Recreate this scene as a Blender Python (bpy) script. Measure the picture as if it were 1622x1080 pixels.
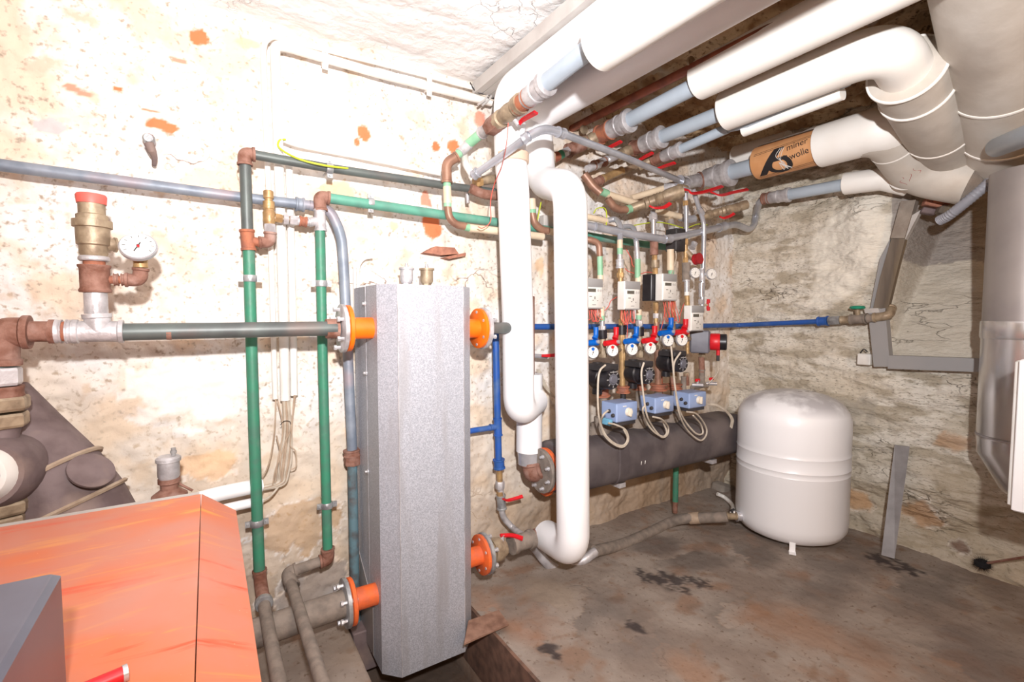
import bpy, math, random
from mathutils import Vector as V, noise, Matrix
for o in list(bpy.data.objects): bpy.data.objects.remove(o)
SC = bpy.context.scene; COL = SC.collection
rnd = random.Random(4)
# ---------------- camera ----------------
F = 766.; YAW = math.radians(32.2); PIT = math.radians(3.06); CP = V((0, -1.94, 1.15)); XR = 2.96
fh = V((math.sin(YAW), math.cos(YAW), 0)); RT = V((math.cos(YAW), -math.sin(YAW), 0))
FW = fh*math.cos(PIT) - V((0, 0, 1))*math.sin(PIT); UP = RT.cross(FW)
cd = bpy.data.cameras.new('camera'); cam = bpy.data.objects.new('camera', cd); COL.objects.link(cam)
cd.sensor_width = 36; cd.lens = F/1622*36; cd.clip_start = .02
cam.matrix_world = Matrix.Translation(CP) @ Matrix((RT, UP, -FW)).transposed().to_4x4()
SC.camera = cam
# ---------------- light: flash on a bracket above and behind the camera, warm ambient light, added area fill ----------------
SC.view_settings.view_transform = 'Standard'; SC.view_settings.look = 'None'
SC.view_settings.exposure = 0.0; SC.view_settings.gamma = 1; SC.view_settings.use_curve_mapping = False
w = bpy.data.worlds.new('world'); SC.world = w; w.use_nodes = True
w.node_tree.nodes['Background'].inputs[0].default_value = (1, .50, .20, 1)
w.node_tree.nodes['Background'].inputs[1].default_value = .27
def light(kind, name, loc, target, energy, size, col=(1, 1, 1), angle=150, blend=1):
    l = bpy.data.lights.new(name, kind); l.energy = energy; l.color = col
    o = bpy.data.objects.new(name, l); COL.objects.link(o); o.location = loc
    o.rotation_euler = (V(target)-V(loc)).to_track_quat('-Z', 'Y').to_euler()
    if kind == 'AREA': l.size = size
    else: l.shadow_soft_size = size
    if kind == 'SPOT': l.spot_size = math.radians(angle); l.spot_blend = blend
    return o
light('SPOT', 'camera_flash', (-.02, -2.18, 1.5), (1.4, 0, 2.0), 330, .03, (1, .985, .985), 146, 1)
light('AREA', 'warm_fill', (.6, -3.6, 2.0), (1.2, 0, .8), 18, .6, (1, .62, .32))  # unseen area fill, added to warm and lift the shadows
# ---------------- pixel-to-plane helpers (W: plane parallel to left wall at distance g, R: right wall, Zz: height, XP: x = const) -------
def ray(x, y): return FW + RT*((x-811)/F) - UP*((y-540)/F)
def W(x, y, g=0): d = ray(x, y); return CP + d*((-g-CP.y)/d.y)
def R(x, y, g=0): d = ray(x, y); return CP + d*((XR-g-CP.x)/d.x)
def Zz(x, y, z): d = ray(x, y); return CP + d*((z-CP.z)/d.z)
def XP(x, y, X): d = ray(x, y); return CP + d*((X-CP.x)/d.x)
def dep(p): return (p-CP).dot(FW)
def mpp(p): return dep(p)/F
X_, Y_, Z_ = V((1, 0, 0)), V((0, 1, 0)), V((0, 0, 1))
# ---------------- materials ----------------
def lin(c): return tuple(((v/255)/12.92 if v/255 < .04045 else ((v/255+.055)/1.055)**2.4) for v in c)+(1,)
MATS = {}
def mat(name, c1, c2=None, rough=.5, metal=0, scale=20, lo=.4, hi=.65, bump=0, bscale=None, stretch=(1, 1, 1), emit=None, c3=None, spec=.5):
    m = bpy.data.materials.new(name); m.use_nodes = True; nt = m.node_tree; n = nt.nodes; L = nt.links
    b = n['Principled BSDF']; b.inputs['Roughness'].default_value = rough; b.inputs['Metallic'].default_value = metal
    b.inputs['Specular IOR Level'].default_value = spec
    b.inputs['Base Color'].default_value = lin(c1)
    tc = n.new('ShaderNodeTexCoord'); mp = n.new('ShaderNodeMapping'); mp.inputs['Scale'].default_value = stretch
    L.new(tc.outputs['Object'], mp.inputs[0])
    def nz(s, d=6):
        t = n.new('ShaderNodeTexNoise'); t.inputs['Scale'].default_value = s; t.inputs['Detail'].default_value = d
        L.new(mp.outputs[0], t.inputs['Vector']); return t.outputs['Fac']
    def mr(src, a, b_):
        t = n.new('ShaderNodeMapRange'); t.inputs[1].default_value = a; t.inputs[2].default_value = b_; L.new(src, t.inputs[0]); return t.outputs[0]
    def mx(f, a, b_):
        t = n.new('ShaderNodeMix'); t.data_type = 'RGBA'; L.new(f, t.inputs[0])
        for k, s in ((6, a), (7, b_)):
            if isinstance(s, tuple): t.inputs[k].default_value = s
            else: L.new(s, t.inputs[k])
        return t.outputs[2]
    if c2:
        c = mx(mr(nz(scale), lo, hi), lin(c1), lin(c2))
        if c3: c = mx(mr(nz(scale*.37, 8), .55, .7), c, lin(c3))
        L.new(c, b.inputs['Base Color'])
    if bump:
        bp = n.new('ShaderNodeBump'); bp.inputs['Strength'].default_value = bump; bp.inputs['Distance'].default_value = .01
        L.new(nz(bscale or scale*3, 8), bp.inputs['Height']); L.new(bp.outputs[0], b.inputs['Normal'])
    MATS[name] = m
    return m, n, L, b, nz, mr, mx, tc, mp
def mm(*a, **k): return mat(*a, **k)[0]
rust = mm('rusty_iron', (150, 112, 98), (120, 78, 62), .75, .1, 30, bump=.3, c3=(168, 140, 130))
rusto = mm('orange_rust', (176, 108, 78), (140, 92, 76), .8, .1, 25, bump=.3)
galv = mm('galvanised_fitting', (205, 203, 206), (165, 160, 162), .45, .35, 22, bump=.25)
chrome = mm('bright_steel', (215, 215, 220), (186, 186, 192), .25, .55, 14)
steelpipe = mm('zinc_pipe', (188, 190, 198), (166, 168, 176), .28, .45, 10)
brass = mm('aged_brass', (190, 156, 108), (158, 126, 88), .42, .35, 30, bump=.15)
brassd = mm('dull_bronze', (168, 150, 126), (132, 114, 94), .5, .3, 30, bump=.15)
copper = mm('brown_copper', (156, 118, 98), (128, 94, 78), .45, .25, 20)
brownpipe = mm('brown_painted_pipe', (158, 90, 66), (124, 70, 54), .5, .1, 18)
darkpipe = mm('dark_green_grey_pipe', (96, 104, 102), (84, 88, 88), .45, .2, 14, c3=(110, 100, 96))
green = mm('green_pipe_paint', (58, 132, 104), (72, 118, 100), .5, 0, 22, c3=(110, 134, 122), bump=.1)
green2 = mm('teal_pipe_paint', (92, 156, 136), (86, 138, 122), .5, 0, 16, c3=(120, 150, 138))
bluegrey = mm('blue_grey_pipe', (140, 148, 160), (112, 122, 136), .5, .15, 14, c3=(154, 140, 146), bump=.1)
dustpipe = mm('dusty_grey_pipe', (140, 128, 118), (118, 108, 100), .85, 0, 30, bump=.2)
pvc = mm('grey_plastic_pipe', (178, 190, 202), (166, 178, 190), .38, 0, 6)
pvcd = mm('clamp_iron_grey', (176, 178, 180), (140, 140, 144), .45, .5, 30, bump=.2)
white = mm('white_insulation', (246, 246, 248), (242, 242, 245), .45, 0, 6)
cream = mm('cream_insulation', (248, 245, 240), (242, 237, 230), .5, 0, 6, bump=.05)
dirtyins = mm('dusty_foil_insulation', (208, 201, 192), (194, 185, 174), .6, 0, 7, bump=.15, c3=(176, 166, 156))
beige = mm('beige_tape', (214, 190, 168), rough=.6)
whitepl = mm('white_plastic', (232, 230, 226), (222, 218, 212), .45, 0, 12)
greypl = mm('grey_plastic', (150, 148, 148), rough=.5)
lgrey = mm('light_grey_plastic', (190, 186, 182), (178, 172, 168), .5, 0, 12)
red = mm('red_lever', (214, 22, 34), (196, 30, 40), .4, 0, 30)
redf = mm('faded_red', (224, 98, 88), rough=.5)
blue = mm('blue_lever', (0, 96, 190), rough=.4)
bluepipe = mm('blue_pipe_paint', (38, 86, 168), (46, 88, 150), .45, 0, 20, c3=(90, 116, 158))
orange = mm('orange_enamel', (246, 116, 16), (236, 104, 20), .4, 0, 14)
orangef = mm('weathered_orange', (230, 104, 44), (204, 98, 60), .6, 0, 26, bump=.2)
black = mm('black_rubber', (40, 38, 40), (58, 54, 56), .6, 0, 14)
blackm = mm('black_motor', (34, 32, 36), (48, 46, 50), .35, .2, 20)
foam = mm('black_foam', (74, 66, 68), (92, 84, 84), .8, 0, 9, bump=.2, c3=(110, 100, 98))
actu = mm('pale_blue_housing', (140, 160, 200), (150, 168, 206), .45, 0, 10)
knobm = mm('cream_knob', (222, 212, 196), rough=.5)
lcd = mm('grey_display', (96, 92, 84), rough=.25)
ink = mm('black_ink', (38, 34, 36), rough=.6)
yellowg = mm('yellow_green_wire', (186, 200, 50), rough=.5)
wirer = mm('red_wire', (216, 96, 84), rough=.5)
cable = mm('grey_cable', (196, 186, 172), (176, 164, 148), .6, 0, 30)
cabled = mm('dusty_cable', (178, 158, 138), (160, 138, 118), .7, 0, 30)
concrete = mm('grey_cement', (150, 140, 130), (130, 118, 108), .9, 0, 12, bump=.5)
stainless = mm('stainless_flue', (214, 212, 212), (200, 198, 198), .24, .75, 5)
flued = mm('dull_stainless', (176, 170, 168), (160, 154, 154), .45, .6, 4)
fluem = mm('sooty_flue_iron', (124, 108, 108), (100, 84, 84), .75, .15, 14, c3=(150, 130, 120), bump=.15)
pumpg = mm('grey_pump_paint', (112, 112, 122), (96, 96, 106), .5, .1, 12)
gbox = mm('blue_grey_enamel', (98, 100, 114), (88, 88, 102), .35, .1, 8)
paper = mm('orange_paper', (216, 160, 112), (206, 148, 98), .6, 0, 14)
plank = mm('zinc_plank', (150, 146, 146), (132, 128, 128), .6, .3, 12, c3=(112, 106, 104), bump=.1)
soot = mm('black_soot', (26, 24, 28), rough=.9)
corr = mm('corrugated_grey', (150, 150, 158), rough=.5)
wood = mm('old_wood', (120, 108, 96), (84, 74, 66), .85, 0, 10, stretch=(1, 1, .12), bump=.4, c3=(150, 130, 100))
redcap = mm('dark_red_cap', (160, 26, 34), rough=.4)
teal = mm('green_handwheel', (30, 140, 110), rough=.4)
# galvanised spangle for the header cabinet
_, n, L, b, nz, mr, mx, tc, mp = mat('galvanised_sheet', (196, 200, 210), None, .5, .3)
sheet = _
vo = n.new('ShaderNodeTexVoronoi'); vo.inputs['Scale'].default_value = 330; L.new(mp.outputs[0], vo.inputs['Vector'])
c = mx(mr(vo.outputs['Color'], .2, .9), lin((160, 163, 173)), lin((194, 197, 206)))
mp2 = n.new('ShaderNodeMapping'); mp2.inputs['Scale'].default_value = (14, 14, 1.6); L.new(tc.outputs['Object'], mp2.inputs[0])
st = n.new('ShaderNodeTexNoise'); st.inputs['Scale'].default_value = 1.3; st.inputs['Detail'].default_value = 6; L.new(mp2.outputs[0], st.inputs['Vector'])
c = mx(mr(st.outputs['Fac'], .52, .78), c, lin((160, 158, 162))); L.new(c, b.inputs['Base Color'])
# boiler orange with scratches
_, n, L, b, nz, mr, mx, tc, mp = mat('boiler_orange', (226, 96, 56), None, .5, 0)
boil = _
c = mx(mr(nz(5), .42, .62), lin((202, 122, 98)), lin((212, 116, 76)))
mp2 = n.new('ShaderNodeMapping'); mp2.inputs['Rotation'].default_value = (0, 0, -.55); mp2.inputs['Scale'].default_value = (3, 16, 3); L.new(tc.outputs['Object'], mp2.inputs[0])
st = n.new('ShaderNodeTexNoise'); st.inputs['Scale'].default_value = 1.6; st.inputs['Detail'].default_value = 5; st.inputs['Distortion'].default_value = .6; L.new(mp2.outputs[0], st.inputs['Vector'])
c = mx(mr(st.outputs['Fac'], .57, .68), c, lin((228, 150, 74)))
c = mx(mr(st.outputs['Fac'], .38, .3), c, lin((214, 84, 50)))
c = mx(mr(nz(3, 10), .50, .68), c, lin((196, 132, 114))); c = mx(mr(nz(160), .73, .76), c, lin((240, 190, 160))); L.new(c, b.inputs['Base Color'])
# tank enamel with grey dust lying on the upward faces
_, n, L, b, nz, mr, mx, tc, mp = mat('tank_white_enamel', (238, 238, 241), None, .3, 0)
tankw = _
ge = n.new('ShaderNodeNewGeometry'); sp = n.new('ShaderNodeSeparateXYZ'); L.new(ge.outputs['Normal'], sp.inputs[0])
k = n.new('ShaderNodeMath'); k.operation = 'MULTIPLY'; L.new(mr(sp.outputs['Z'], .35, .75), k.inputs[0]); L.new(mr(nz(6, 5), .62, .5), k.inputs[1])
L.new(mx(k.outputs[0], lin((238, 238, 241)), lin((186, 184, 188))), b.inputs['Base Color'])
# plaster
def plaster(name, base, light_, sand, sandlo, crack, cs=5., bump=.5, stretch=(1, 1, 1), spk=.56, ck=.5):
    m, n, L, b, nz, mr, mx, tc, mp = mat(name, base, None, .92, 0, stretch=stretch, spec=.2)
    c = mx(mr(nz(3.2, 10), .42, .58), lin(base), lin(light_))
    c = mx(mr(nz(5.3, 12), sandlo, sandlo+.1), c, lin(sand))
    c = mx(mr(nz(60, 8), spk, spk+.14), c, lin(tuple(int(v*.78) for v in sand)))
    c = mx(mr(nz(14, 12), .60, .72), c, lin(tuple(int(v*.95) for v in sand)))
    dn = n.new('ShaderNodeTexNoise'); dn.inputs['Scale'].default_value = 4; dn.inputs['Detail'].default_value = 8; L.new(mp.outputs[0], dn.inputs['Vector'])
    ad = n.new('ShaderNodeVectorMath'); ad.operation = 'MULTIPLY_ADD'; ad.inputs[1].default_value = (.5, .5, .5)
    L.new(dn.outputs['Color'], ad.inputs[0]); L.new(mp.outputs[0], ad.inputs[2])
    vo = n.new('ShaderNodeTexVoronoi'); vo.feature = 'DISTANCE_TO_EDGE'; vo.inputs['Scale'].default_value = cs; L.new(ad.outputs[0], vo.inputs['Vector'])
    k = n.new('ShaderNodeMath'); k.operation = 'MULTIPLY'; L.new(mr(vo.outputs['Distance'], .022, .0), k.inputs[0]); L.new(mr(nz(2.1), ck, ck+.08), k.inputs[1])
    c = mx(k.outputs[0], c, lin(crack))
    at = n.new('ShaderNodeVertexColor'); at.layer_name = 'marks'
    c = mx(at.outputs['Alpha'], c, at.outputs['Color'])
    L.new(c, b.inputs['Base Color'])
    bp = n.new('ShaderNodeBump'); bp.inputs['Strength'].default_value = bump; bp.inputs['Distance'].default_value = .012
    h = n.new('ShaderNodeMath'); h.operation = 'MULTIPLY_ADD'; h.inputs[1].default_value = -.5; L.new(k.outputs[0], h.inputs[0]); L.new(nz(26, 12), h.inputs[2])
    L.new(h.outputs[0], bp.inputs['Height']); L.new(bp.outputs[0], b.inputs['Normal'])
    return m
pl_left = plaster('left_wall_plaster', (226, 216, 206), (232, 229, 227), (224, 204, 184), .50, (128, 104, 92), 4.2, bump=.4, ck=.57)
pl_right = plaster('right_wall_plaster', (208, 198, 182), (224, 217, 205), (182, 171, 153), .50, (122, 112, 100), 5, bump=.9, stretch=(1, 1, 3.0), ck=.55)
pl_ceil = plaster('ceiling_plaster', (206, 180, 146), (190, 160, 124), (150, 116, 82), .5, (80, 62, 48), 7, bump=.8)
pl_floor = plaster('floor_cement', (136, 122, 112), (156, 144, 134), (142, 118, 102), .56, (104, 94, 88), 2.2, bump=.45, spk=.6, ck=.6)
# ---------------- mesh builder ----------------
def frame(d):
    d = d.normalized(); a = Z_ if abs(d.z) < .9 else X_
    u = d.cross(a).normalized(); return u, d.cross(u).normalized()
class MB:
    def __init__(s): s.v = []; s.f = []
    def ring(s, c, u, v, r, n, ru=1, rv=1): 
        i0 = len(s.v)
        for k in range(n): a = 2*math.pi*k/n; s.v.append(c+u*(math.cos(a)*r*ru)+v*(math.sin(a)*r*rv))
        return i0
    def tube(s, pts, r, n=16, cap=True):
        pts = [V(p) for p in pts]; m = len(pts); rs = r if isinstance(r, (list, tuple)) else [r]*m
        t0 = (pts[1]-pts[0]).normalized(); u, v = frame(t0); idx = []; tp = t0
        for i in range(m):
            t = ((pts[min(i+1, m-1)]-pts[i]).normalized()+(pts[i]-pts[max(i-1, 0)]).normalized())
            t = t.normalized() if t.length > 1e-6 else tp
            q = tp.rotation_difference(t); u = q @ u; v = q @ v; tp = t
            idx.append(s.ring(pts[i], u, v, rs[i], n))
        for a, b_ in zip(idx, idx[1:]):
            for k in range(n): s.f.append((a+k, a+(k+1) % n, b_+(k+1) % n, b_+k))
        if cap: s.f.append(tuple(idx[0]+k for k in range(n))[::-1]); s.f.append(tuple(idx[-1]+k for k in range(n)))
        return s
    def lathe(s, p, d, prof, n=24):   # prof: (t, r)
        d = V(d).normalized(); u, v = frame(d); idx = [s.ring(V(p)+d*t, u, v, max(r, 1e-4), n) for t, r in prof]
        for a, b_ in zip(idx, idx[1:]):
            for k in range(n): s.f.append((a+k, a+(k+1) % n, b_+(k+1) % n, b_+k))
        s.f.append(tuple(idx[0]+k for k in range(n))[::-1]); s.f.append(tuple(idx[-1]+k for k in range(n)))
        return s
    def box(s, c, sx, sy, sz, ax=(X_, Y_, Z_), bev=0):
        c = V(c); i = len(s.v)
        if not bev:
            for a in (-1, 1):
                for b_ in (-1, 1):
                    for e in (-1, 1): s.v.append(c+ax[0]*(a*sx/2)+ax[1]*(b_*sy/2)+ax[2]*(e*sz/2))
            s.f += [tuple(i+k for k in q) for q in ((0, 1, 3, 2), (4, 6, 7, 5), (0, 4, 5, 1), (2, 3, 7, 6), (0, 2, 6, 4), (1, 5, 7, 3))]
            return s
        # bevelled: rounded-rect rings along axis 2
        def rr(h, k):
            a, b_ = sx/2-k, sy/2-k; q = bev*.7; P = []
            for sx_, sy_, A in ((1, 1, 0), (-1, 1, 90), (-1, -1, 180), (1, -1, 270)):
                for t in (0, 30, 60, 90):
                    an = math.radians(A+t); P.append(c+ax[0]*(sx_*(a-q)+q*math.cos(an))+ax[1]*(sy_*(b_-q)+q*math.sin(an))+ax[2]*h)
            return P
        hs = [(-sz/2, bev*.7), (-sz/2+bev*.7, 0), (sz/2-bev*.7, 0), (sz/2, bev*.7)]; idx = []
        for h, k in hs: idx.append(len(s.v)); s.v += rr(h, k)
        for a, b_ in zip(idx, idx[1:]):
            for k in range(16): s.f.append((a+k, a+(k+1) % 16, b_+(k+1) % 16, b_+k))
        s.f.append(tuple(idx[0]+k for k in range(16))[::-1]); s.f.append(tuple(idx[-1]+k for k in range(16)))
        return s
    def prism(s, poly, vec):
        i = len(s.v); n = len(poly); vec = V(vec)
        s.v += [V(p) for p in poly]+[V(p)+vec for p in poly]
        s.f.append(tuple(range(i, i+n))[::-1]); s.f.append(tuple(range(i+n, i+2*n)))
        for k in range(n): s.f.append((i+k, i+(k+1) % n, i+n+(k+1) % n, i+n+k))
        return s
    def build(s, name, m, parent=None, sm=True, ang=38):
        off = parent['_w'] if parent is not None else (0, 0, 0); off = V(off)
        if parent is None and s.v:
            c = sum(s.v, V())/len(s.v); off = c
        me = bpy.data.meshes.new(name); me.from_pydata([tuple(p-off) for p in s.v], [], s.f); me.materials.append(m)
        import bmesh
        bm = bmesh.new(); bm.from_mesh(me); bmesh.ops.recalc_face_normals(bm, faces=bm.faces); bm.to_mesh(me); bm.free()
        if sm: me.shade_smooth(); me.set_sharp_from_angle(angle=math.radians(ang))
        o = bpy.data.objects.new(name, me); COL.objects.link(o)
        if parent is None: o.location = off; o['_w'] = tuple(off)
        else: o.parent = parent; o['_w'] = tuple(off)
        return o
def thing(name, label, cat, loc, group=None):
    o = bpy.data.objects.new(name, None); COL.objects.link(o); o.location = V(loc); o['_w'] = tuple(V(loc)); o.empty_display_size = .02
    o['label'] = label; o['category'] = cat
    if group: o['group'] = group
    return o
def tag(o, label, cat, group=None):
    o['label'] = label; o['category'] = cat
    if group: o['group'] = group
    return o
def kind(o, k='structure'): o['kind'] = k; return o
def rp(pts, br, n=7):      # round the corners of a polyline
    pts = [V(p) for p in pts]; out = [pts[0]]
    for a, b_, c in zip(pts, pts[1:], pts[2:]):
        u = a-b_; v = c-b_; l = min(br, u.length*.48, v.length*.48); u.normalize(); v.normalize()
        p, q = b_+u*l, b_+v*l
        for k in range(n+1): t = k/n; out.append(p*(1-t)**2+b_*(2*t*(1-t))+q*t*t)
    out.append(pts[-1]); return out
def smooth(pts, n=8):      # catmull-rom through the points
    P = [V(p) for p in pts]; P = [P[0]*2-P[1]]+P+[P[-1]*2-P[-2]]; out = []
    for i in range(1, len(P)-2):
        a, b_, c, d = P[i-1:i+3]
        for k in range(n): t = k/n; out.append(.5*((2*b_)+(c-a)*t+(2*a-5*b_+4*c-d)*t*t+(-a+3*b_-3*c+d)*t**3))
    out.append(P[-2]); return out
def WP(px, g): return [W(p[0], p[1], p[2] if len(p) > 2 else g) for p in px]
def pipe(T, name, m, pts, wpx, br=.05, n=18):      # wpx: apparent diameter in photo pixels -> metres at its depth
    q = rp(pts, br); r = wpx/2*sum(mpp(V(p)) for p in pts)/len(pts)
    return MB().tube(q, r, n).build(name, m, T)
def wire(T, name, m, pts, r, n=8): return MB().tube(smooth(pts), r, n).build(name, m, T)
def coup(T, name, m, a, b_, wpx, lip=1.12, hexa=0):   # coupling sleeve with raised end beads between two points
    a = V(a); b_ = V(b_); d = b_-a; l = d.length; r = wpx/2*mpp((a+b_)/2); e = min(.006, l*.2)
    if hexa: return MB().lathe(a, d, [(0, r*.93), (e, r), (l-e, r), (l, r*.93)], 6).build(name, m, T, ang=20)
    return MB().lathe(a, d, [(0, r*lip), (e, r*lip), (e*1.5, r), (l-e*1.5, r), (l-e, r*lip), (l, r*lip)]).build(name, m, T)
def elbow(T, m, a, c, b_, wpx, name='elbow', lip=1.14):
    a, c, b_ = V(a), V(c), V(b_); r = wpx/2*mpp(c); M = MB()
    M.tube(rp([a, c, b_], max((a-c).length, (b_-c).length)*.95, 9), r, 18)
    for p, q in ((a, c), (b_, c)): M.lathe(p, (q-p), [(0, r*lip), (r*.35, r*lip), (r*.45, r)], 20)
    return M.build(name, m, T)
def tee(T, m, a, b_, c, wpx, wb=None, name='tee', lip=1.12):    # through a-b, branch from the middle to c
    a, b_, c = V(a), V(b_), V(c); r = wpx/2*mpp(a); M = MB(); mid = (a+b_)/2
    M.tube([a, b_], r, 20); M.tube([mid, c], (wb or wpx)/2*mpp(c), 20)
    for p, q, rr in ((a, b_, r), (b_, a, r), (c, mid, (wb or wpx)/2*mpp(c))): M.lathe(p, q-p, [(0, rr*lip), (rr*.35, rr*lip), (rr*.45, rr)], 20)
    return M.build(name, m, T)
def clamp(T, p, d, wpx, m=None, wall=Y_, gl=.1):
    p = V(p); d = V(d).normalized(); r = wpx/2*mpp(p); u, v = frame(d); M = MB()
    M.lathe(p-d*.011, d, [(0, r*1.02), (0, r*1.13), (.003, r*1.2), (.019, r*1.2), (.022, r*1.13), (.022, r*1.02)])
    s = d.cross(wall).normalized()
    for k in (-1, 1): M.box(p+s*(k*(r*1.2+.006)), .016, .02, .006, (s, d, d.cross(s))); M.tube([p+s*(k*(r*1.2+.006))-wall*.01, p+s*(k*(r*1.2+.006))+wall*.01], .004, 6)
    M.tube([p+wall*r, p+wall*gl], .004, 8)
    return M.build('clamp', m or pvcd, T)
def flange(T, p, d, R_, th, m, nb=8, bolts=True, bm_=None, name='flange'):
    p = V(p); d = V(d).normalized(); u, v = frame(d)
    o = MB().lathe(p-d*th/2, d, [(0, R_*.97), (th*.12, R_), (th*.88, R_), (th, R_*.97)], 36).build(name, m, T)
    if bolts:
        for k in range(nb):
            M = MB(); a = 2*math.pi*(k+.5)/nb; q = p+u*(math.cos(a)*R_*.78)+v*(math.sin(a)*R_*.78)
            M.lathe(q-d*.028, d, [(0, .006), (.012, .006), (.012, .009), (.02, .009)], 6); M.lathe(q+d*.0, d, [(0, .006), (.02, .006), (.02, .009), (.028, .009)], 6)
            M.build('bolt', bm_ or galv, o)
    return o
def lever(T, pts, wid, m=None, thick=.004):
    pts = smooth([V(p) for p in pts], 5); M = MB(); up = Z_; i = 0; idx = []
    for k, p in enumerate(pts):
        t = (pts[min(k+1, len(pts)-1)]-pts[max(k-1, 0)]).normalized(); s = t.cross(V((.2, -.6, .75))).normalized(); q = s.cross(t)
        f = wid*(.8+.35*k/len(pts)); idx.append(len(M.v))
        M.v += [p+s*f/2+q*thick, p-s*f/2+q*thick, p-s*f/2-q*thick, p+s*f/2-q*thick]
    for a, b_ in zip(idx, idx[1:]):
        for k in range(4): M.f.append((a+k, a+(k+1) % 4, b_+(k+1) % 4, b_+k))
    M.f += [tuple(range(idx[0], idx[0]+4))[::-1], tuple(range(idx[-1], idx[-1]+4))]
    return M.build('lever', m or red, T)
def dial(T, c, nrm, rad, mark=None, stem=None, rim=None):
    c = V(c); n = V(nrm).normalized(); u = n.cross(Z_).normalized(); v = u.cross(n).normalized(); u = -u
    Hh = MB().lathe(c-n*.012, n, [(0, rad*.9), (.004, rad), (.014, rad), (.017, rad*.93), (.013, rad*.9)], 32); Hh = Hh.build('gauge_housing', rim or chrome, T)
    f = MB().lathe(c+n*.001, n, [(0, rad*.9), (.002, rad*.9)], 32).build('dial_face', whitepl, Hh)
    M = MB()
    for k in range(9):
        a = math.radians(-210+30*k); e = u*math.cos(a)-v*math.sin(a)*1
        M.box(c+n*.0035+e*rad*.72, rad*.16, rad*.035, .0006, (e, n.cross(e), n))
    e = (v*.6+u*.25).normalized(); M.box(c+n*.004-e*rad*.1, rad*.75, rad*.06, .0006, (e, n.cross(e), n))
    M.lathe(c+n*.003, n, [(0, rad*.09), (.002, rad*.09)], 12).build('needle', ink, Hh)
    if mark: MB().lathe(c+v*rad*.52+n*.003, n, [(0, rad*.27), (.002, rad*.27)], 12).build('colour_mark', mark, Hh)
    if stem: MB().tube([c-n*.01, V(stem)], rad*.28, 12).build('stem', galv, T)
# ================= room =================
def marks_layer(me, fn):
    a = me.color_attributes.new('marks', 'FLOAT_COLOR', 'POINT'); buf = []
    for v in me.vertices: buf.extend(fn(v.co))
    a.data.foreach_set('color', buf)
def grid(name, nu, nv, fn, m, mk=None):
    vs = [fn(i/(nu-1), j/(nv-1)) for j in range(nv) for i in range(nu)]
    fs = [(j*nu+i, j*nu+i+1, (j+1)*nu+i+1, (j+1)*nu+i) for j in range(nv-1) for i in range(nu-1)]
    me = bpy.data.meshes.new(name); me.from_pydata([tuple(p) for p in vs], [], fs); me.materials.append(m); me.shade_smooth()
    marks_layer(me, mk or (lambda p: (0, 0, 0, 0)))
    o = bpy.data.objects.new(name, me); COL.objects.link(o); return kind(o)
def fr(x, y, z, s, o=5): return noise.fractal(V((x*s, y*s, z*s)), .9, 2.1, o)
CZ = 2.19
def sst(a, b_, x): t = min(1, max(0, (x-a)/(b_-a))); return t*t*(3-2*t)
BR = lin((220, 124, 84)); GR = lin((196, 190, 190)); DK = lin((96, 72, 58)); SA = lin((230, 194, 156)); WH = lin((240, 236, 232)); PK = lin((222, 150, 128))
spots = [(318, 52, 12, 12, BR), (256, 193, 20, 12, BR), (236, 170, 15, 4, BR), (184, 136, 6, 4, BR), (112, 134, 12, 6, PK), (130, 143, 10, 5, PK), (283, 90, 12, 6, PK), (580, 210, 10, 13, BR), (568, 222, 6, 7, BR),
         (697, 225, 8, 10, BR), (765, 185, 11, 13, PK), (725, 228, 12, 10, BR), (690, 358, 14, 22, BR), (628, 355, 9, 9, SA), (75, 195, 20, 11, GR), (555, 365, 38, 12, GR), (540, 300, 24, 14, SA), (480, 300, 12, 12, GR),
         (560, 240, 90, 60, WH), (520, 130, 40, 40, WH), (400, 60, 20, 8, SA), (240, 230, 12, 14, GR), (680, 315, 10, 12, PK), (440, 140, 6, 5, PK), (860, 420, 10, 14, SA), (330, 740, 40, 25, SA), (590, 690, 30, 30, SA), (480, 840, 60, 40, lin((190, 158, 122))), (500, 940, 60, 40, lin((150, 140, 134))), (470, 1000, 80, 30, lin((150, 136, 126))), (300, 620, 80, 50, WH)]
spw = [(W(x, y), a*mpp(W(x, y)), b_*mpp(W(x, y)), c) for x, y, a, b_, c in spots]
def mk_left(p):
    for q, a, b_, c in spw:
        dx = (p.x-q.x)/a; dz = (p.z-q.z)/b_; d = math.sqrt(dx*dx+dz*dz)
        if d < 1.8:
            d += .55*fr(p.x, 0, p.z, 18, 3)
            if d < 1.15: k = sst(1.12, .92, d)*(1 if c in (BR, GR, PK) else .8); return c[:3]+(k,)
    t = fr(p.x, 3, p.z, 2.5); k = sst(1.05, .55, p.z+.2*t); k2 = sst(.6, .05, p.z+.3*t)
    a = lin((214, 196, 174)); q = lin((160, 136, 112)); return tuple(a[i]*(1-k2)+q[i]*k2 for i in range(3))+(k*.62+k2*.25,)
def f_left(u, v):
    x = -1.6+u*4.75; z = -.45+v*(CZ+.12+.45)
    d = .016*fr(x, 1, z, 3)+.010*fr(x, 5, z, 11)+.006*abs(fr(x, 2, z, 24, 3))
    return V((x, .03+d, z))
grid('wall_left', 560, 330, f_left, pl_left, mk_left)
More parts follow.
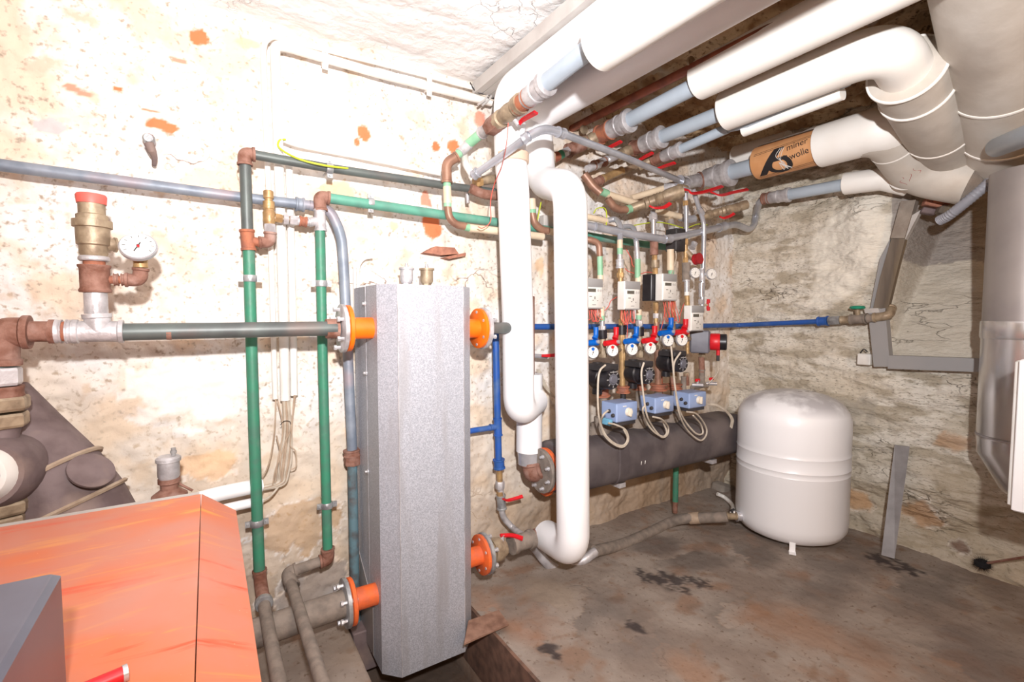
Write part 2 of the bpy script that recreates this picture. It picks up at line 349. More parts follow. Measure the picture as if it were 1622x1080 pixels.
# right wall: recess (light shaft) at the right, rubble foot
RE = R(1440, 350).y; RB = R(1480, 572).z
def f_right(u, v):
    y = .15-u*2.6; z = -.45+v*(CZ+.3+.45); s = 1
    d = .03*fr(3, y*.7, z*1.6, 2.3)+.02*fr(7, y*.8, z*2.2, 7)+.008*fr(1, y, z*1.5, 22, 4)
    edge = R(1408, 480).y+(z-R(1408, 480).z)*.14*-1
    k = sst(0, .035, edge-y)
    rec = k*max(0, (z-RB))*.55
    if k > .5 and z > RB: d *= .35
    bul = .05*math.exp(-((y+.74)/.11)**2)*sst(1.3, 1.5, z)
    foot = .05*sst(.16, -.03, z+.05*fr(2, y, 0, 4))
    return V((XR+.02-d+rec-foot-bul, y, z))
def mk_right(p):
    t = fr(4, p.y, p.z, 3)
    if p.z > RB and p.y < R(1408, 480).y:
        k = sst(1.35, 1.5, p.z+.1*t); return lin((152, 144, 140) if k > .5 else (204, 196, 182))[:3]+(.8,)
    k = sst(.5, .05, p.z+.35*t)
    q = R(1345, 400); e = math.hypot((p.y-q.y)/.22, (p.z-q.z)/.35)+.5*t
    if e < 1: return lin((236, 230, 218))[:3]+(sst(1, .7, e)*.9,)  # bright light on the bulge, painted as a paler plaster patch
    for px, py, rr, c in ((1350, 790, .10, (196, 150, 104)), (1450, 815, .10, (190, 146, 104)), (1520, 868, .05, (120, 90, 76)), (1510, 700, .08, (196, 160, 128)), (1340, 650, .16, (166, 158, 146)), (1300, 720, .14, (160, 152, 140))):
        q = R(px, py); e = math.hypot(p.y-q.y, (p.z-q.z)*1.5)/rr+.6*fr(1, p.y, p.z, 9)
        if e < 1: return lin(c)[:3]+(sst(1, .6, e)*.75,)
    return lin((176, 160, 136))[:3]+(k*.65,)
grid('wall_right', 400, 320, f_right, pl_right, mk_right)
# ceiling: white lumpy plaster on the left, bare rough stone vault on the right
def f_ceil(u, v):
    x = -1.6+u*5.4; y = .12-v*2.9; k = sst(1.0, 1.45, x)
    d = .012*fr(x, y, 2, 2.5)+.006*fr(x, y, 4, 9)
    d2 = .05*fr(x*1.2, y*.5, 8, 3)+.03*fr(x*1.5, y*.8, 6, 9)+.01*fr(x, y, 6, 26, 4)
    return V((x, y, CZ+d*(1-k)+(d2+.03)*k))
def mk_ceil(p):
    k = sst(1.25, 1.1, p.x+.1*fr(p.x, p.y, 1, 3))
    if p.x > 1.55 and p.x < 2.02 and p.y > -1.2: return lin((190, 178, 158))[:3]+(.8*sst(0, .3, fr(p.x, p.y, 3, 2.5)+.25),)
    return lin((246, 245, 245))[:3]+(k*.97,)
grid('ceiling', 430, 260, f_ceil, pl_ceil, mk_ceil)
PX0, PX1, PY0, PY1 = .43, .85, -.98, -.06
def f_floor(u, v):
    x = -1.7+u*5.0; y = .12-v*3.4
    d = .006*fr(x, y, 2, 3)+.002*fr(x, y, 4, 20, 4)
    k = sst(PX0-.012, PX0, x)*sst(PX1+.012, PX1, x)*sst(PY0-.012, PY0, y)*sst(PY1+.012, PY1, y)
    return V((x, y, -.015+d+.02*sst(-.25, 0, y)*sst(1.1, 2.4, x)-.3*k))
fsp = [(600, 745, 0, 0, 0)]
FS = [(1040, 855, .26, .10, (88, 78, 74)), (1090, 880, .3, .12, (84, 76, 72)), (1180, 870, .25, .1, (92, 86, 82)), (1410, 890, .10, .05, (34, 28, 28)), (1100, 915, .1, .04, (60, 54, 54)), (1060, 925, .06, .03, (56, 50, 50)), (1330, 900, .4, .12, (98, 90, 86)), (1450, 925, .4, .1, (100, 92, 88)),
      (1290, 1000, .22, .20, (150, 112, 86)), (1380, 1030, .2, .14, (146, 112, 90)), (1100, 1060, .1, .08, (156, 118, 92)), (820, 990, .14, .12, (156, 116, 92)), (780, 960, .12, .12, (166, 128, 104)), (830, 1060, .06, .08, (168, 122, 96)), (1520, 930, .3, .08, (168, 152, 134)), (870, 930, .15, .1, (150, 134, 118)),
      (960, 960, .2, .12, (96, 88, 84)), (1000, 1000, .2, .1, (120, 110, 104)), (1180, 960, .25, .1, (104, 96, 90)), (1560, 1040, .3, .2, (112, 102, 98)), (560, 1000, .14, .2, (150, 132, 116))]
FSW = [(Zz(x, y, 0), a, b_, lin(c)) for x, y, a, b_, c in FS]
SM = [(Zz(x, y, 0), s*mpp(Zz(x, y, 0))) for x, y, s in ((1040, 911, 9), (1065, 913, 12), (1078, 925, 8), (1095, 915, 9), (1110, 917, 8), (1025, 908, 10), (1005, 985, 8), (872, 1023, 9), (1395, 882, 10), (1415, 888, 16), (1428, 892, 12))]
def mk_floor(p):
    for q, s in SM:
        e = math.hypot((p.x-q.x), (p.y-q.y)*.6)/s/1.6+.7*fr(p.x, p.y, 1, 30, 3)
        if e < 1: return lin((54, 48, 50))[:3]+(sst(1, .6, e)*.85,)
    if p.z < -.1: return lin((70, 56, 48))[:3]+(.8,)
    t = fr(p.x, p.y, 3, 4)
    for q, a, b_, c in FSW:
        e = math.hypot((p.x-q.x)/a, (p.y-q.y)/(b_*1.6))+.65*t
        if e < 1: return c[:3]+(sst(1, .2, e)*.6,)
    return (0, 0, 0, 0)
grid('floor', 470, 330, f_floor, pl_floor, mk_floor)
# ceiling trunking and the white boarded panel beside it
tr = MB()
x0 = W(744, 130).x
for k in range(4): tr.box((x0+.018+.034*k, -1.1, 2.135-.003*(k % 2)), .031, 2.16, .05-.004*(k % 2))
tag(tr.build('cable_trunking', lgrey, None, sm=False), 'grey ribbed cable trunking running along the ceiling from the left wall', 'trunking')
tag(MB().box((x0+.14+.115, -1.19, 2.142), .23, 2.2, .022, bev=.004).build('ceiling_panel', white, None), 'flat white boarded panel on the ceiling right of the trunking', 'panel')
o = tag(MB().lathe(W(847, 95, .6)+V((0, 0, .0)), V((0, 0, 1)), [(0, .012), (.05, .012)]).build('rusty_hanger', rusto, None), 'small rusty hanger below the white ceiling panel', 'hanger')
o.location = Zz(848, 98, 2.12); o.scale = (1.5, 1.5, .8)
# ================= left wall: blue grey pipe =================
T = thing('heating_pipe', 'blue grey pipe crossing the left wall high up and bending down behind the silver cabinet', 'pipe', W(200, 290))
g = .07
pipe(T, 'pipe', bluegrey, WP([(-40, 256), (200, 288), (378, 312), (490, 325)], g), 17, .3)
coup(T, 'coupling', bluegrey, W(468, 323, g), W(482, 325, g), 20)
pipe(T, 'pipe', bluegrey, WP([(490, 325), (522, 331), (541, 372), (545, 430), (550, 540), (558, 716)], g), 16, .16)
coup(T, 'union', rust, W(557, 712, g), W(558, 722, g), 24); coup(T, 'union_nut', rust, W(558, 720, g), W(558, 736, g), 26, 1, 1)
pipe(T, 'pipe', mm('chipped_blue_paint', (96, 126, 136), (84, 84, 86), .6, .1, 26, c3=(120, 92, 80)), WP([(558, 736), (562, 935), (564, 985)], g), 15)
# ================= green pipe with brown elbows, left =================
T = thing('heating_pipe', 'dark and green vertical pipe with bypass branch, leftmost of the two green risers', 'pipe', W(400, 600)); g = .10
pipe(T, 'pipe', darkpipe, WP([(388, 252), (392, 368)], g), 17)
elbow(T, rust, W(388, 262, g), W(387, 243, g), W(404, 245, g), 20)
pipe(T, 'pipe', darkpipe, WP([(402, 245), (520, 266), (700, 293), (790, 305)], g), 13, .02)
clamp(T, W(522, 267, g), X_, 14, gl=g)
tee(T, rusto, W(391, 364, g), W(394, 397, g), W(412, 384, g), 20, 14)
elbow(T, rust, W(410, 384, g), W(428, 384, g), W(428, 368, g), 17)
coup(T, 'nut', galv, W(428, 370, g), W(427, 355, g), 18, 1, 1)
M = MB(); p = W(427, 356, g); q = W(425, 302, g); k = mpp(p); L_ = (q-p).length
M.lathe(p, q-p, [(0, 7*k), (L_*.1, 9*k), (L_*.35, 9.5*k), (L_*.42, 7.5*k), (L_*.45, 7.5*k), (L_*.47, 8.5*k), (L_*.68, 8.5*k), (L_*.7, 6*k), (L_*.76, 6*k), (L_*.78, 7.5*k), (L_*.98, 7.5*k), (L_, 6*k)])
M.build('bypass_valve', brass, T)
pipe(T, 'branch', brassd, WP([(430, 345), (470, 349)], g), 11)
coup(T, 'union_nut', brass, W(436, 345, g), W(447, 347, g), 15, 1, 1); coup(T, 'union_nut', galv, W(449, 347, g), W(457, 348, g), 17, 1, 1)
coup(T, 'union_nut', galv, W(459, 348, g), W(471, 350, g), 16, 1, 1); coup(T, 'union_nut', rusto, W(474, 350, g), W(486, 352, g), 15)
pipe(T, 'branch', galv, WP([(470, 350), (496, 353)], g), 12)
pipe(T, 'riser', green, WP([(394, 396), (397, 500), (403, 700), (411, 908)], g), 17, .02)
clamp(T, W(396, 441, g), Z_, 17, gl=g); clamp(T, W(407, 828, g), Z_, 17, gl=g)
xa = W(413, 930, g).x
elbow(T, rust, W(411, 902, g), W(413, 925, g), XP(417, 950, xa), 19)
pipe(T, 'floor_pipe', dustpipe, [XP(415, 940, xa), XP(426, 1000, xa), XP(452, 1130, xa), XP(470, 1230, xa)], 22, .02)
clamp(T, XP(418, 955, xa), Y_, 22, gl=.02)
# ================= second green pipe =================
T = thing('heating_pipe', 'bright green vertical pipe with silver tee, right of the two green risers', 'pipe', W(510, 600)); g = .10
pipe(T, 'pipe', green2, WP([(515, 313), (590, 324), (700, 340), (795, 353), (880, 366), (1000, 384), (1060, 392)], g), 13, .02)
elbow(T, rust, W(508, 334, g), W(506, 311, g), W(522, 314, g), 19)
clamp(T, W(587, 322, g), X_, 14, gl=g)
tee(T, galv, W(506, 332, g), W(508, 366, g), W(488, 352, g), 17, 14)
pipe(T, 'riser', green, WP([(507, 366), (511, 560), (519, 872)], g), 15, .02)
clamp(T, W(509, 449, g), Z_, 15, gl=g); clamp(T, W(518, 800, g), Z_, 15, gl=g)
elbow(T, rust, W(519, 868, g), W(520, 886, g), W(506, 890, g), 19)
pipe(T, 'pipe', dustpipe, WP([(508, 889), (468, 903)], g), 16)
xb = W(458, 910, g).x
elbow(T, dustpipe, W(470, 902, g), W(455, 908, g), XP(464, 930, xb+.005), 20)
pipe(T, 'floor_pipe', dustpipe, [XP(459, 918, xb), XP(488, 1010, xb), XP(515, 1095, xb), XP(548, 1200, xb)], 21, .02)
# ================= white conduits =================
g = .02
T = thing('cable_conduit', 'wide white plastic conduit dropping down the wall and turning along under the ceiling', 'conduit', W(440, 300))
pipe(T, 'conduit', whitepl, WP([(452, 634), (447, 420), (436, 90), (436, 72), (452, 74), (600, 117), (778, 162)], .035), 14, .035)
for p in ((515, 95), (680, 138)): clamp(T, W(p[0], p[1], .035), V((1, 0, -.02)), 14, whitepl, gl=.05)
T = thing('cable_conduit', 'thin white plastic conduit left of the wide one, also turning under the ceiling', 'conduit', W(420, 300))
pipe(T, 'conduit', whitepl, WP([(436, 632), (430, 420), (417, 90), (419, 66), (432, 57), (445, 61), (600, 100), (775, 146)], .02), 8, .03)
T = thing('cable_conduit', 'rightmost short white conduit of the three that end above the cable bundle', 'conduit', W(464, 450))
pipe(T, 'conduit', whitepl, WP([(466, 626), (463, 460), (458, 262)], .025), 11)
T = thing('cable_conduit', 'very thin white conduit sloping above the dark upper pipe on the left wall', 'conduit', W(560, 250))
pipe(T, 'conduit', whitepl, WP([(446, 222), (470, 231), (600, 256), (700, 277)], .02), 5)
tag(wire(None, 'earth_wire', yellowg, WP([(452, 221, .03), (443, 222, .05), (441, 232, .06), (455, 243, .1), (480, 254, .13), (515, 262, .14), (545, 266, .12), (552, 267, .11)], .1), .0035), 'yellow and green earth wire clamped to the dark upper pipe', 'wire')
T = thing('cable_conduit', 'slim white rods hanging on the wall left of the silver cabinet', 'conduit', W(570, 500))
pipe(T, 'conduit', whitepl, WP([(590, 407), (575, 409), (567, 422), (567, 520), (572, 694)], .02), 5, .03)
pipe(T, 'conduit', whitepl, WP([(561, 415), (563, 520)], .02), 4)
# cable bundle
T = thing('cable_bundle', 'bundle of dusty cables hanging below the white wall conduits', 'cables', W(450, 700))
for i in range(11):
    a = 446+i*1.3; j = rnd.uniform(-3, 3)
    wire(T, 'cable', rnd.choice((cable, cabled)), WP([(448+i*.9, 628), (449+i*1.2, 680), (446+i*1.4+j, 720), (443+i*1.2+j, 750), (440+i, 765+j), (425, 768+i*.6), (405, 772+i*.5)], .035+.003*(i % 3)), .004)
for P in ([(437, 632), (434, 690), (424, 740), (408, 765)], [(440, 634), (448, 680), (440, 730), (436, 765)], [(466, 626), (462, 680), (460, 705), (468, 715), (469, 738), (460, 744)], [(468, 626), (460, 680), (452, 700), (444, 730), (446, 762)], [(438, 690), (444, 720), (436, 745), (432, 768)]):
    wire(T, 'cable', cabled, WP(P, .05), .0025)
wire(T, 'cable_tie', ink, WP([(444, 673, .05), (450, 667, .06), (458, 667, .06), (461, 672, .05)], .05), .0012)
# two white ducts above the boiler
T = thing('cable_duct', 'upper white cable tube running behind the orange boiler lid', 'conduit', W(370, 780))
pipe(T, 'conduit', white, WP([(300, 795, .12), (345, 782, .1), (414, 768, .07)], .1), 23, .1)
T = thing('cable_duct', 'lower white cable tube just under the other one by the orange boiler', 'conduit', W(380, 800))
pipe(T, 'conduit', white, WP([(330, 812, .10), (380, 800, .08), (415, 793, .07)], .1), 15, .1)
wire(T, 'cable', cable, WP([(415, 793, .07), (428, 786, .06), (440, 772, .04), (442, 765, .04)], .1), .004)
# ================= main flow pipe, tee, safety valve, gauge =================
g = .28
T = thing('heating_pipe', 'thick horizontal flow pipe from the brown elbow at far left to the silver cabinet', 'pipe', W(300, 525, g))
pipe(T, 'pipe', darkpipe, WP([(190, 526), (533, 520)], g), 25)
coup(T, 'coupling', rust, W(264, 525, g), W(272, 525, g), 26.5, 1)
tee(T, galv, W(116, 525, g), W(196, 525, g), W(153, 497, g), 34, 34)
coup(T, 'bushing', galv, W(105, 525, g), W(117, 525, g), 37, 1.05); coup(T, 'ring', rusto, W(98, 525, g), W(106, 525, g), 31, 1)
coup(T, 'bushing', galv, W(88, 525, g), W(99, 525, g), 37, 1.03)
pipe(T, 'pipe', rust, WP([(40, 525), (92, 525)], g), 33); coup(T, 'collar', rust, W(78, 525, g), W(89, 525, g), 38, 1)
elbow(T, rust, W(48, 526, g), W(0, 526, g), W(-2, 578, g), 48)
pipe(T, 'pipe', darkpipe, WP([(-2, 570), (2, 600)], g), 40)
coup(T, 'nut', galv, W(2, 582, g), W(3, 610, g), 50, 1, 1); coup(T, 'nut', rust, W(3, 612, g), W(4, 630, g), 50, 1.04); coup(T, 'nut', brassd, W(4, 628, g), W(5, 650, g), 66, 1, 1)
coup(T, 'nut', brassd, W(5, 654, g), W(6, 676, g), 62, 1, 1)
T = thing('safety_valve', 'brass safety valve with faded red cap on the thick pipe at left', 'valve', W(153, 497, g))
p = W(153, 497, g); k = mpp(p)
def zl(y0): return (W(152, y0, g)-p).length
MB().lathe(p, Z_, [(0, 15*k), (zl(462), 15*k)]).build('nipple', galv, T)
MB().lathe(p, Z_, [(zl(463), 20*k), (zl(460), 21*k), (zl(456), 19*k), (zl(426), 19*k), (zl(423), 21*k), (zl(420), 21*k)]).build('tee', rust, T)
MB().lathe(p, Z_, [(zl(420), 14*k), (zl(412), 14*k)]).build('neck', rusto, T)
MB().lathe(p, Z_, [(zl(414), 18*k), (zl(412), 20*k), (zl(408), 20*k), (zl(406), 18*k)], 12).build('locknut', galv, T)
MB().lathe(p, Z_, [(zl(406), 16*k), (zl(402), 18*k), (zl(390), 18*k), (zl(388), 21*k), (zl(362), 21.5*k), (zl(361), 25*k), (zl(350), 25*k), (zl(349), 20*k), (zl(342), 20*k), (zl(340), 17*k), (zl(320), 17*k)], 28).build('valve_body', brassd, T)
MB().lathe(p+Z_*(zl(385)), V((.9, .35, 0)), [(0, 10*k), (26*k, 10*k), (26*k, 12*k), (29*k, 12*k)]).build('outlet', brassd, T)
MB().lathe(p, V((0, 0, 1)), [(zl(324), 18.5*k), (zl(312), 19.5*k), (zl(309), 18*k)], 28).build('cap', redf, T)
a = W(172, 443, g); b_ = W(222, 443, g); c = W(222, 412, g)
pipe(T, 'gauge_pipe', rusto, [a, W(205, 443, g)], 13); coup(T, 'nipple', rust, W(180, 443, g), W(188, 443, g), 18); coup(T, 'nipple', rust, W(192, 443, g), W(199, 443, g), 18)
elbow(T, rust, W(198, 443, g), W(222, 444, g), W(223, 425, g), 20)
coup(T, 'nut', brass, W(223, 424, g), W(222, 410, g), 19, 1.05)
gz = thing('pressure_gauge', 'round white pressure gauge beside the brass safety valve', 'gauge', W(220, 410, g))
dial(gz, W(219, 390, g+.03), V((-.05, -.85, .5)), 25*mpp(W(220, 390, g)), None, W(222, 414, g)); 
MB().lathe(W(219, 390, g+.05), V((-.05, -.85, .5)), [(0, .003), (.003, .003)], 10).build('red_hub', red, gz)
# circulator pump at far left below the elbow
gp = .30
T = thing('circulator_pump', 'large dark circulation pump with white ring at the left edge', 'pump', W(0, 745, gp))
c = W(-10, 748, gp); k = mpp(c)*.78
d = V((-.15, -1, .12)).normalized()
MB().lathe(c-d*(-.02)-d*.12, d, [(0, 60*k), (.02, 72*k), (.09, 76*k), (.12, 74*k), (.15, 64*k)], 32).build('volute', fluem, T)
MB().lathe(c+d*.045, d, [(0, 56*k), (.012, 54*k), (.03, 46*k), (.032, 40*k)], 32).build('front_ring', whitepl, T)
MB().lathe(c+d*.07, d, [(0, 38*k), (.05, 34*k), (.052, 10*k)], 28).build('motor', pumpg, T)
MB().tube([c+V((.01, .0, .04)), W(5, 676, g)], 27*k, 20).build('port', fluem, T); MB().tube([c-V((0, 0, .05)), W(8, 812, gp)], 27*k, 20).build('port', fluem, T)
coup(T, 'nut', brassd, W(8, 792, gp), W(8, 812, gp), 62, 1, 1); coup(T, 'nut', brassd, W(8, 815, gp), W(8, 832, gp), 54, 1, 1)
# flue elbow behind the boiler
T = thing('flue_elbow', 'sooty iron flue elbow with round cleaning cover behind the orange boiler', 'flue pipe', W(110, 800, .25))
A = [W(140, 860, .22), W(112, 800, .2), W(78, 752, .18), W(30, 690, .14), W(-20, 640, .12)]
r = 68*mpp(A[1])
MB().tube(A, [r*1.1, r*1.04, r*.98, r*.82, r*.8], 36).build('elbow', fluem, T)
u = (A[0]-A[1]).normalized()
for i, s, f in ((1, .0, 1.07), (2, 0, 1.02)):
    d = (A[i+1]-A[i-1]).normalized(); MB().lathe(A[i]-d*.006, d, [(0, r*f*.9), (0, r*f*1.02), (.006, r*f*1.06), (.012, r*f*1.02), (.012, r*f*.9)], 40).build('bead', cabled, T)
dd = (CP+V((.35, .9, .5))-A[1]).normalized(); q = W(147, 742, .30)
MB().lathe(q-dd*.012, dd, [(0, .052), (.006, .052), (.008, .048)], 32).build('cleaning_cover', fluem, T)
MB().lathe(q-dd*.004+V((-.02, 0, -.012)), dd, [(0, .005), (.012, .005), (.012, .009), (.016, .009)], 8).build('wing_nut', rust, T)
# air vent behind the boiler
T = thing('air_vent', 'silver automatic air vent standing on a rusty fitting behind the boiler', 'air vent', W(268, 790, .22))
p = W(269, 790, .22); k = mpp(p); h = lambda y: (W(268, y, .22)-p).length
MB().tube([V((p.x, p.y, .0)), p], .02, 14).build('pipe', rust, T)
MB().lathe(p, Z_, [(-.03, 26*k), (h(783), 24*k), (h(774), 12*k), (h(766), 12*k), (h(764), 15*k), (h(757), 15*k)]).build('fitting', rust, T)
MB().lathe(p, Z_, [(h(757), 13*k), (h(753), 15*k), (h(731), 15*k), (h(730), 17*k), (h(725), 17*k), (h(722), 14*k), (h(721), 3*k)]).build('housing', galv, T)
MB().lathe(p+V((7*k, 0, h(722))), Z_, [(0, 3*k), (4*k, 3*k), (4*k, 4.5*k), (8*k, 4.5*k), (8*k, 3*k), (12*k, 3.5*k)]).build('cap', greypl, T)
pipe(T, 'side_pipe', rust, WP([(280, 764), (305, 777)], .2), 4)
# ================= boiler =================
ZB = .70
T = thing('boiler', 'orange boiler lid scratched and dusty, filling the lower left corner', 'boiler', Zz(200, 1000, .1))
s1 = Zz(325, 781, ZB); s0 = Zz(298, 1080, ZB); bl = Zz(0, 847, ZB); sx = (s1.x+s0.x)/2; by = (s1.y*2+bl.y)/3
zr = ZB-.045; rx = Zz(376, 808, zr); rx2 = Zz(408, 1065, zr)
xr = (rx.x+rx2.x)/2
MB().prism([(-1.25, s1.y-.02, .08), (-1.25, s1.y-.02, ZB), (sx, s1.y, ZB), (sx, -1.9, ZB), (-1.25, -1.9, ZB)][:0] or [V((-1.25, s1.y, ZB)), V((sx-.0015, s1.y, ZB)), V((sx-.0015, -1.75, ZB)), V((-1.25, -1.75, ZB))], (0, 0, -.012)).build('lid', boil, T, sm=False)
M = MB()
P = [V((sx, s1.y, ZB)), V((xr, rx.y, zr)), V((xr, -1.75, zr)), V((sx, -1.75, ZB))]
i = 0; M.v = P+[p-Z_*.012 for p in P]; M.f = [(0, 1, 2, 3), (7, 6, 5, 4), (0, 4, 5, 1), (1, 5, 6, 2), (2, 6, 7, 3), (3, 7, 4, 0)]
M.build('sloped_edge', boil, T, sm=False)
MB().prism([V((-1.25, s1.y-.01, .02)), V((sx, s1.y-.01, .02)), V((xr-.004, rx.y-.005, .02)), V((xr-.004, -1.74, .02)), V((-1.25, -1.74, .02))], (0, 0, zr-.035)).build('body', boil, T, sm=False)
MB().box((-.64, s1.y+.014, ZB-.008), 1.22+2*sx+.05, .018, .014).build('rear_rim', lgrey, T)
T = thing('control_box', 'blue grey control box on the boiler in the bottom left corner', 'control box', (-.5, -1.5, ZB))
kx = Zz(98, 903, .85)
MB().box(((kx.x-1.2)/2, (kx.y-1.72)/2, ZB+.076), kx.x+1.2, kx.y+1.72, .149, bev=.008).build('housing', gbox, T)
T = thing('screwdriver', 'red handled tool lying on the orange boiler at the bottom edge', 'tool', Zz(190, 1075, ZB))
a = Zz(160, 1082, ZB+.012); b_ = Zz(198, 1066, ZB+.012)
MB().tube([a-(b_-a)*1.5, a, b_], .009, 10).build('handle', red, T); MB().tube([b_-(b_-a)*.1, b_+(b_-a)*.12], .010, 10).build('tip', chrome, T)
# ================= silver cabinet (hydraulic separator) =================
T = thing('separator_cabinet', 'tall silver galvanised cabinet with chamfered corners standing against the left wall', 'cabinet', (.68, -.2, 0))
zt = W(640, 450, .385).z; zb0 = W(645, 1070, .385).z
oc = [(.48, .04), (.48, .33), (.532, .385), (.774, .385), (.828, .33), (.828, .04)]
M = MB(); M.prism([V((x, -gg, zb0)) for x, gg in oc], (0, 0, zt-zb0)); M.build('casing', sheet, T, sm=False)
M = MB()
for x in (.5325, .7735): M.box((x, -.3865, (zt+zb0)/2), .002, .002, zt-zb0-.004)
M.box((.4785, -.2, (zt+zb0)/2), .001, .002, zt-zb0); M.build('seam', galv, T)
MB().prism([V((.479, -.05, zb0+.01)), V((.479, -.24, zb0+.01)), V((.479, -.24, zb0+.2)), V((.479, -.05, zb0+.33))], (-.003, 0, 0)).build('side_plate', flued, T, sm=False)
for z in (W(589, 481, .2).z, W(592, 590, .2).z, W(592, 745, .2).z): MB().lathe(V((.479, -.2, z)), -X_, [(0, .009), (.003, .009), (.005, .005), (.012, .005)], 8).build('screw', galv, T)
for px, m_, lb in ((644, galv, 'left small air vent on top of the silver cabinet'), (676, brassd, 'right small air vent on top of the silver cabinet')):
    Tv = thing('air_vent', lb, 'air vent', V((W(px, 440, .16).x, -.16, zt)), 'air vents on the silver cabinet')
    p = V((W(px, 440, .16).x, -.16, zt)); k = mpp(p)
    MB().lathe(p, Z_, [(0, 7*k), (8*k, 7*k)], 6).build('nut', m_, Tv)
    MB().lathe(p, Z_, [(8*k, 8*k), (12*k, 10*k), (29*k, 10*k), (29*k, 12*k), (32*k, 12*k), (33*k, 4*k)]).build('housing', m_, Tv)
    MB().lathe(p+Z_*33*k, Z_, [(0, 3*k), (3*k, 3*k), (4*k, 2*k), (6*k, 2.5*k)]).build('cap', galv, Tv)
# flanges on the cabinet
def port(T, px, py, side, gg=.27, om=orange, fl=True):
    c = W(px, py, gg); s = X_*side; face = .48 if side < 0 else .828
    MB().lathe(V((face, c.y, c.z)), s, [(0, .037), (abs(c.x-face), .037)], 24).build('stub', om, T)
    flange(T, c, s, .078, .015, om, 6, False); flange(T, c+s*.018, s, .081, .015, galv if om is orange else pvcd, 6, True, galv)
    return c+s*.03
T = thing('flanged_joint', 'orange flanged joint on the upper left of the silver cabinet', 'flange', W(560, 520, .22)); pA = port(T, 551, 520, -1)
T2 = T
coup(T, 'weld_neck', rust, pA-X_*.04, pA, 31, 1)
T = thing('flanged_joint', 'orange flanged joint on the upper right of the silver cabinet', 'flange', W(762, 520, .22)); pB = port(T, 758, 520, 1)
pipe(T, 'pipe', darkpipe, [pB, pB+X_*.12, pB+V((.12, .08, .0))], 18, .05)
T = thing('flanged_joint', 'orange flanged joint on the lower left of the silver cabinet', 'flange', W(560, 950, .22)); pC = port(T, 556, 952, -1, .27, orangef)
T = thing('return_pipe', 'thick dusty return pipe leading to the lower left flange of the cabinet', 'pipe', W(450, 990, .22))
pipe(T, 'pipe', dustpipe, [pC+X_*.01, V((pC.x-.32, pC.y-.01, pC.z-.005)), V((pC.x-.7, pC.y-.01, pC.z-.01))], 46, .05)
T = thing('flanged_joint', 'orange flanged joint on the lower right of the silver cabinet', 'flange', W(768, 878, .22)); pD = port(T, 762, 878, 1, .27, orangef)
T = thing('ball_valve', 'rusty ball valve with small red lever between lower right flange and white pipe', 'valve', pD)
g = .26
q = W(842, 853, g); d = (q-pD); k = mpp(q); ln = d.length
MB().lathe(pD-d.normalized()*.01, d, [(0, 18*k), (.012, 18*k), (.014, 14*k), (.03, 14*k), (.03, 17*k), (.05, 18*k), (.07, 17*k), (.075, 13*k), (.09, 13*k)], 20).build('valve_body', brassd, T)
MB().lathe(pD+d*.52, d, [(0, 15*k), (ln*.1, 15*k), (ln*.12, 13*k), (ln*.4, 13*k), (ln*.42, 15*k), (ln*.5, 15*k)], 20).build('nipple', dustpipe, T)
MB().tube([pD+d*.3, pD+d*.3+V((0, -.01, .06))], .008, 10).build('stem', galv, T)
lever(T, [pD+d*.3+V((-.01, -.01, .06)), W(812, 848, .28), W(828, 853, .3)], .016, red)
# plate over the trench
tag(MB().prism([Zz(735, 1022, .01), Zz(806, 990, .01), Zz(790, 968, .01), Zz(742, 985, .01)], (0, 0, .006)).build('rusty_plate', mm('rusty_sheet', (150, 116, 98), (120, 88, 72), .9, 0, 25, bump=.3), None, sm=False), 'rusty sheet metal plate on the floor right of the silver cabinet', 'plate')
M = MB(); M.box(((PX0+PX1)/2, PY0-.006, -.13), PX1-PX0+.03, .012, .24).box((PX1+.006, (PY0+PY1)/2, -.13), .012, PY1-PY0, .24); kind(M.build('trim_1', mm('rust_edge', (128, 96, 80), (92, 70, 60), .85, 0, 20), None, sm=False))
tag(MB().box(W(578, 1015, .12)+V((0, .02, -.02)), .10, .10, .16, bev=.006).build('metal_box', fluem, None), 'small dark metal box on the floor behind the lower left flange', 'box')
# bricks left sticking out over the cabinet
tag(MB().prism(WP([(672, 400), (690, 390), (720, 392), (727, 402), (700, 404)], .02), (0, .06, 0)).build('brick', mm('brick_red', (176, 122, 100), (150, 100, 84), .9, 0, 30, bump=.4), None, sm=False), 'broken brick edge sticking out of the wall above the silver cabinet', 'brick')
tag(MB().prism(WP([(704, 407), (738, 400), (738, 405), (712, 410)], .02), (0, .06, 0)).build('brick', MATS['brick_red'], None, sm=False), 'thin brick sliver just right of and below the larger broken brick', 'brick')

T = thing('wall_hook', 'rusty grey iron hook with an eye on the wall above the blue grey pipe', 'hook', W(240, 235))
MB().lathe(W(237, 224, .0), -Y_, [(0, .016), (.03, .017), (.04, .012)], 14).build('eye', pvcd, T); MB().tube([W(236, 228, .03), W(241, 240, .035), W(245, 250, .02), W(244, 262, .0)], [.014, .012, .008, .006], 10).build('shank', fluem, T)
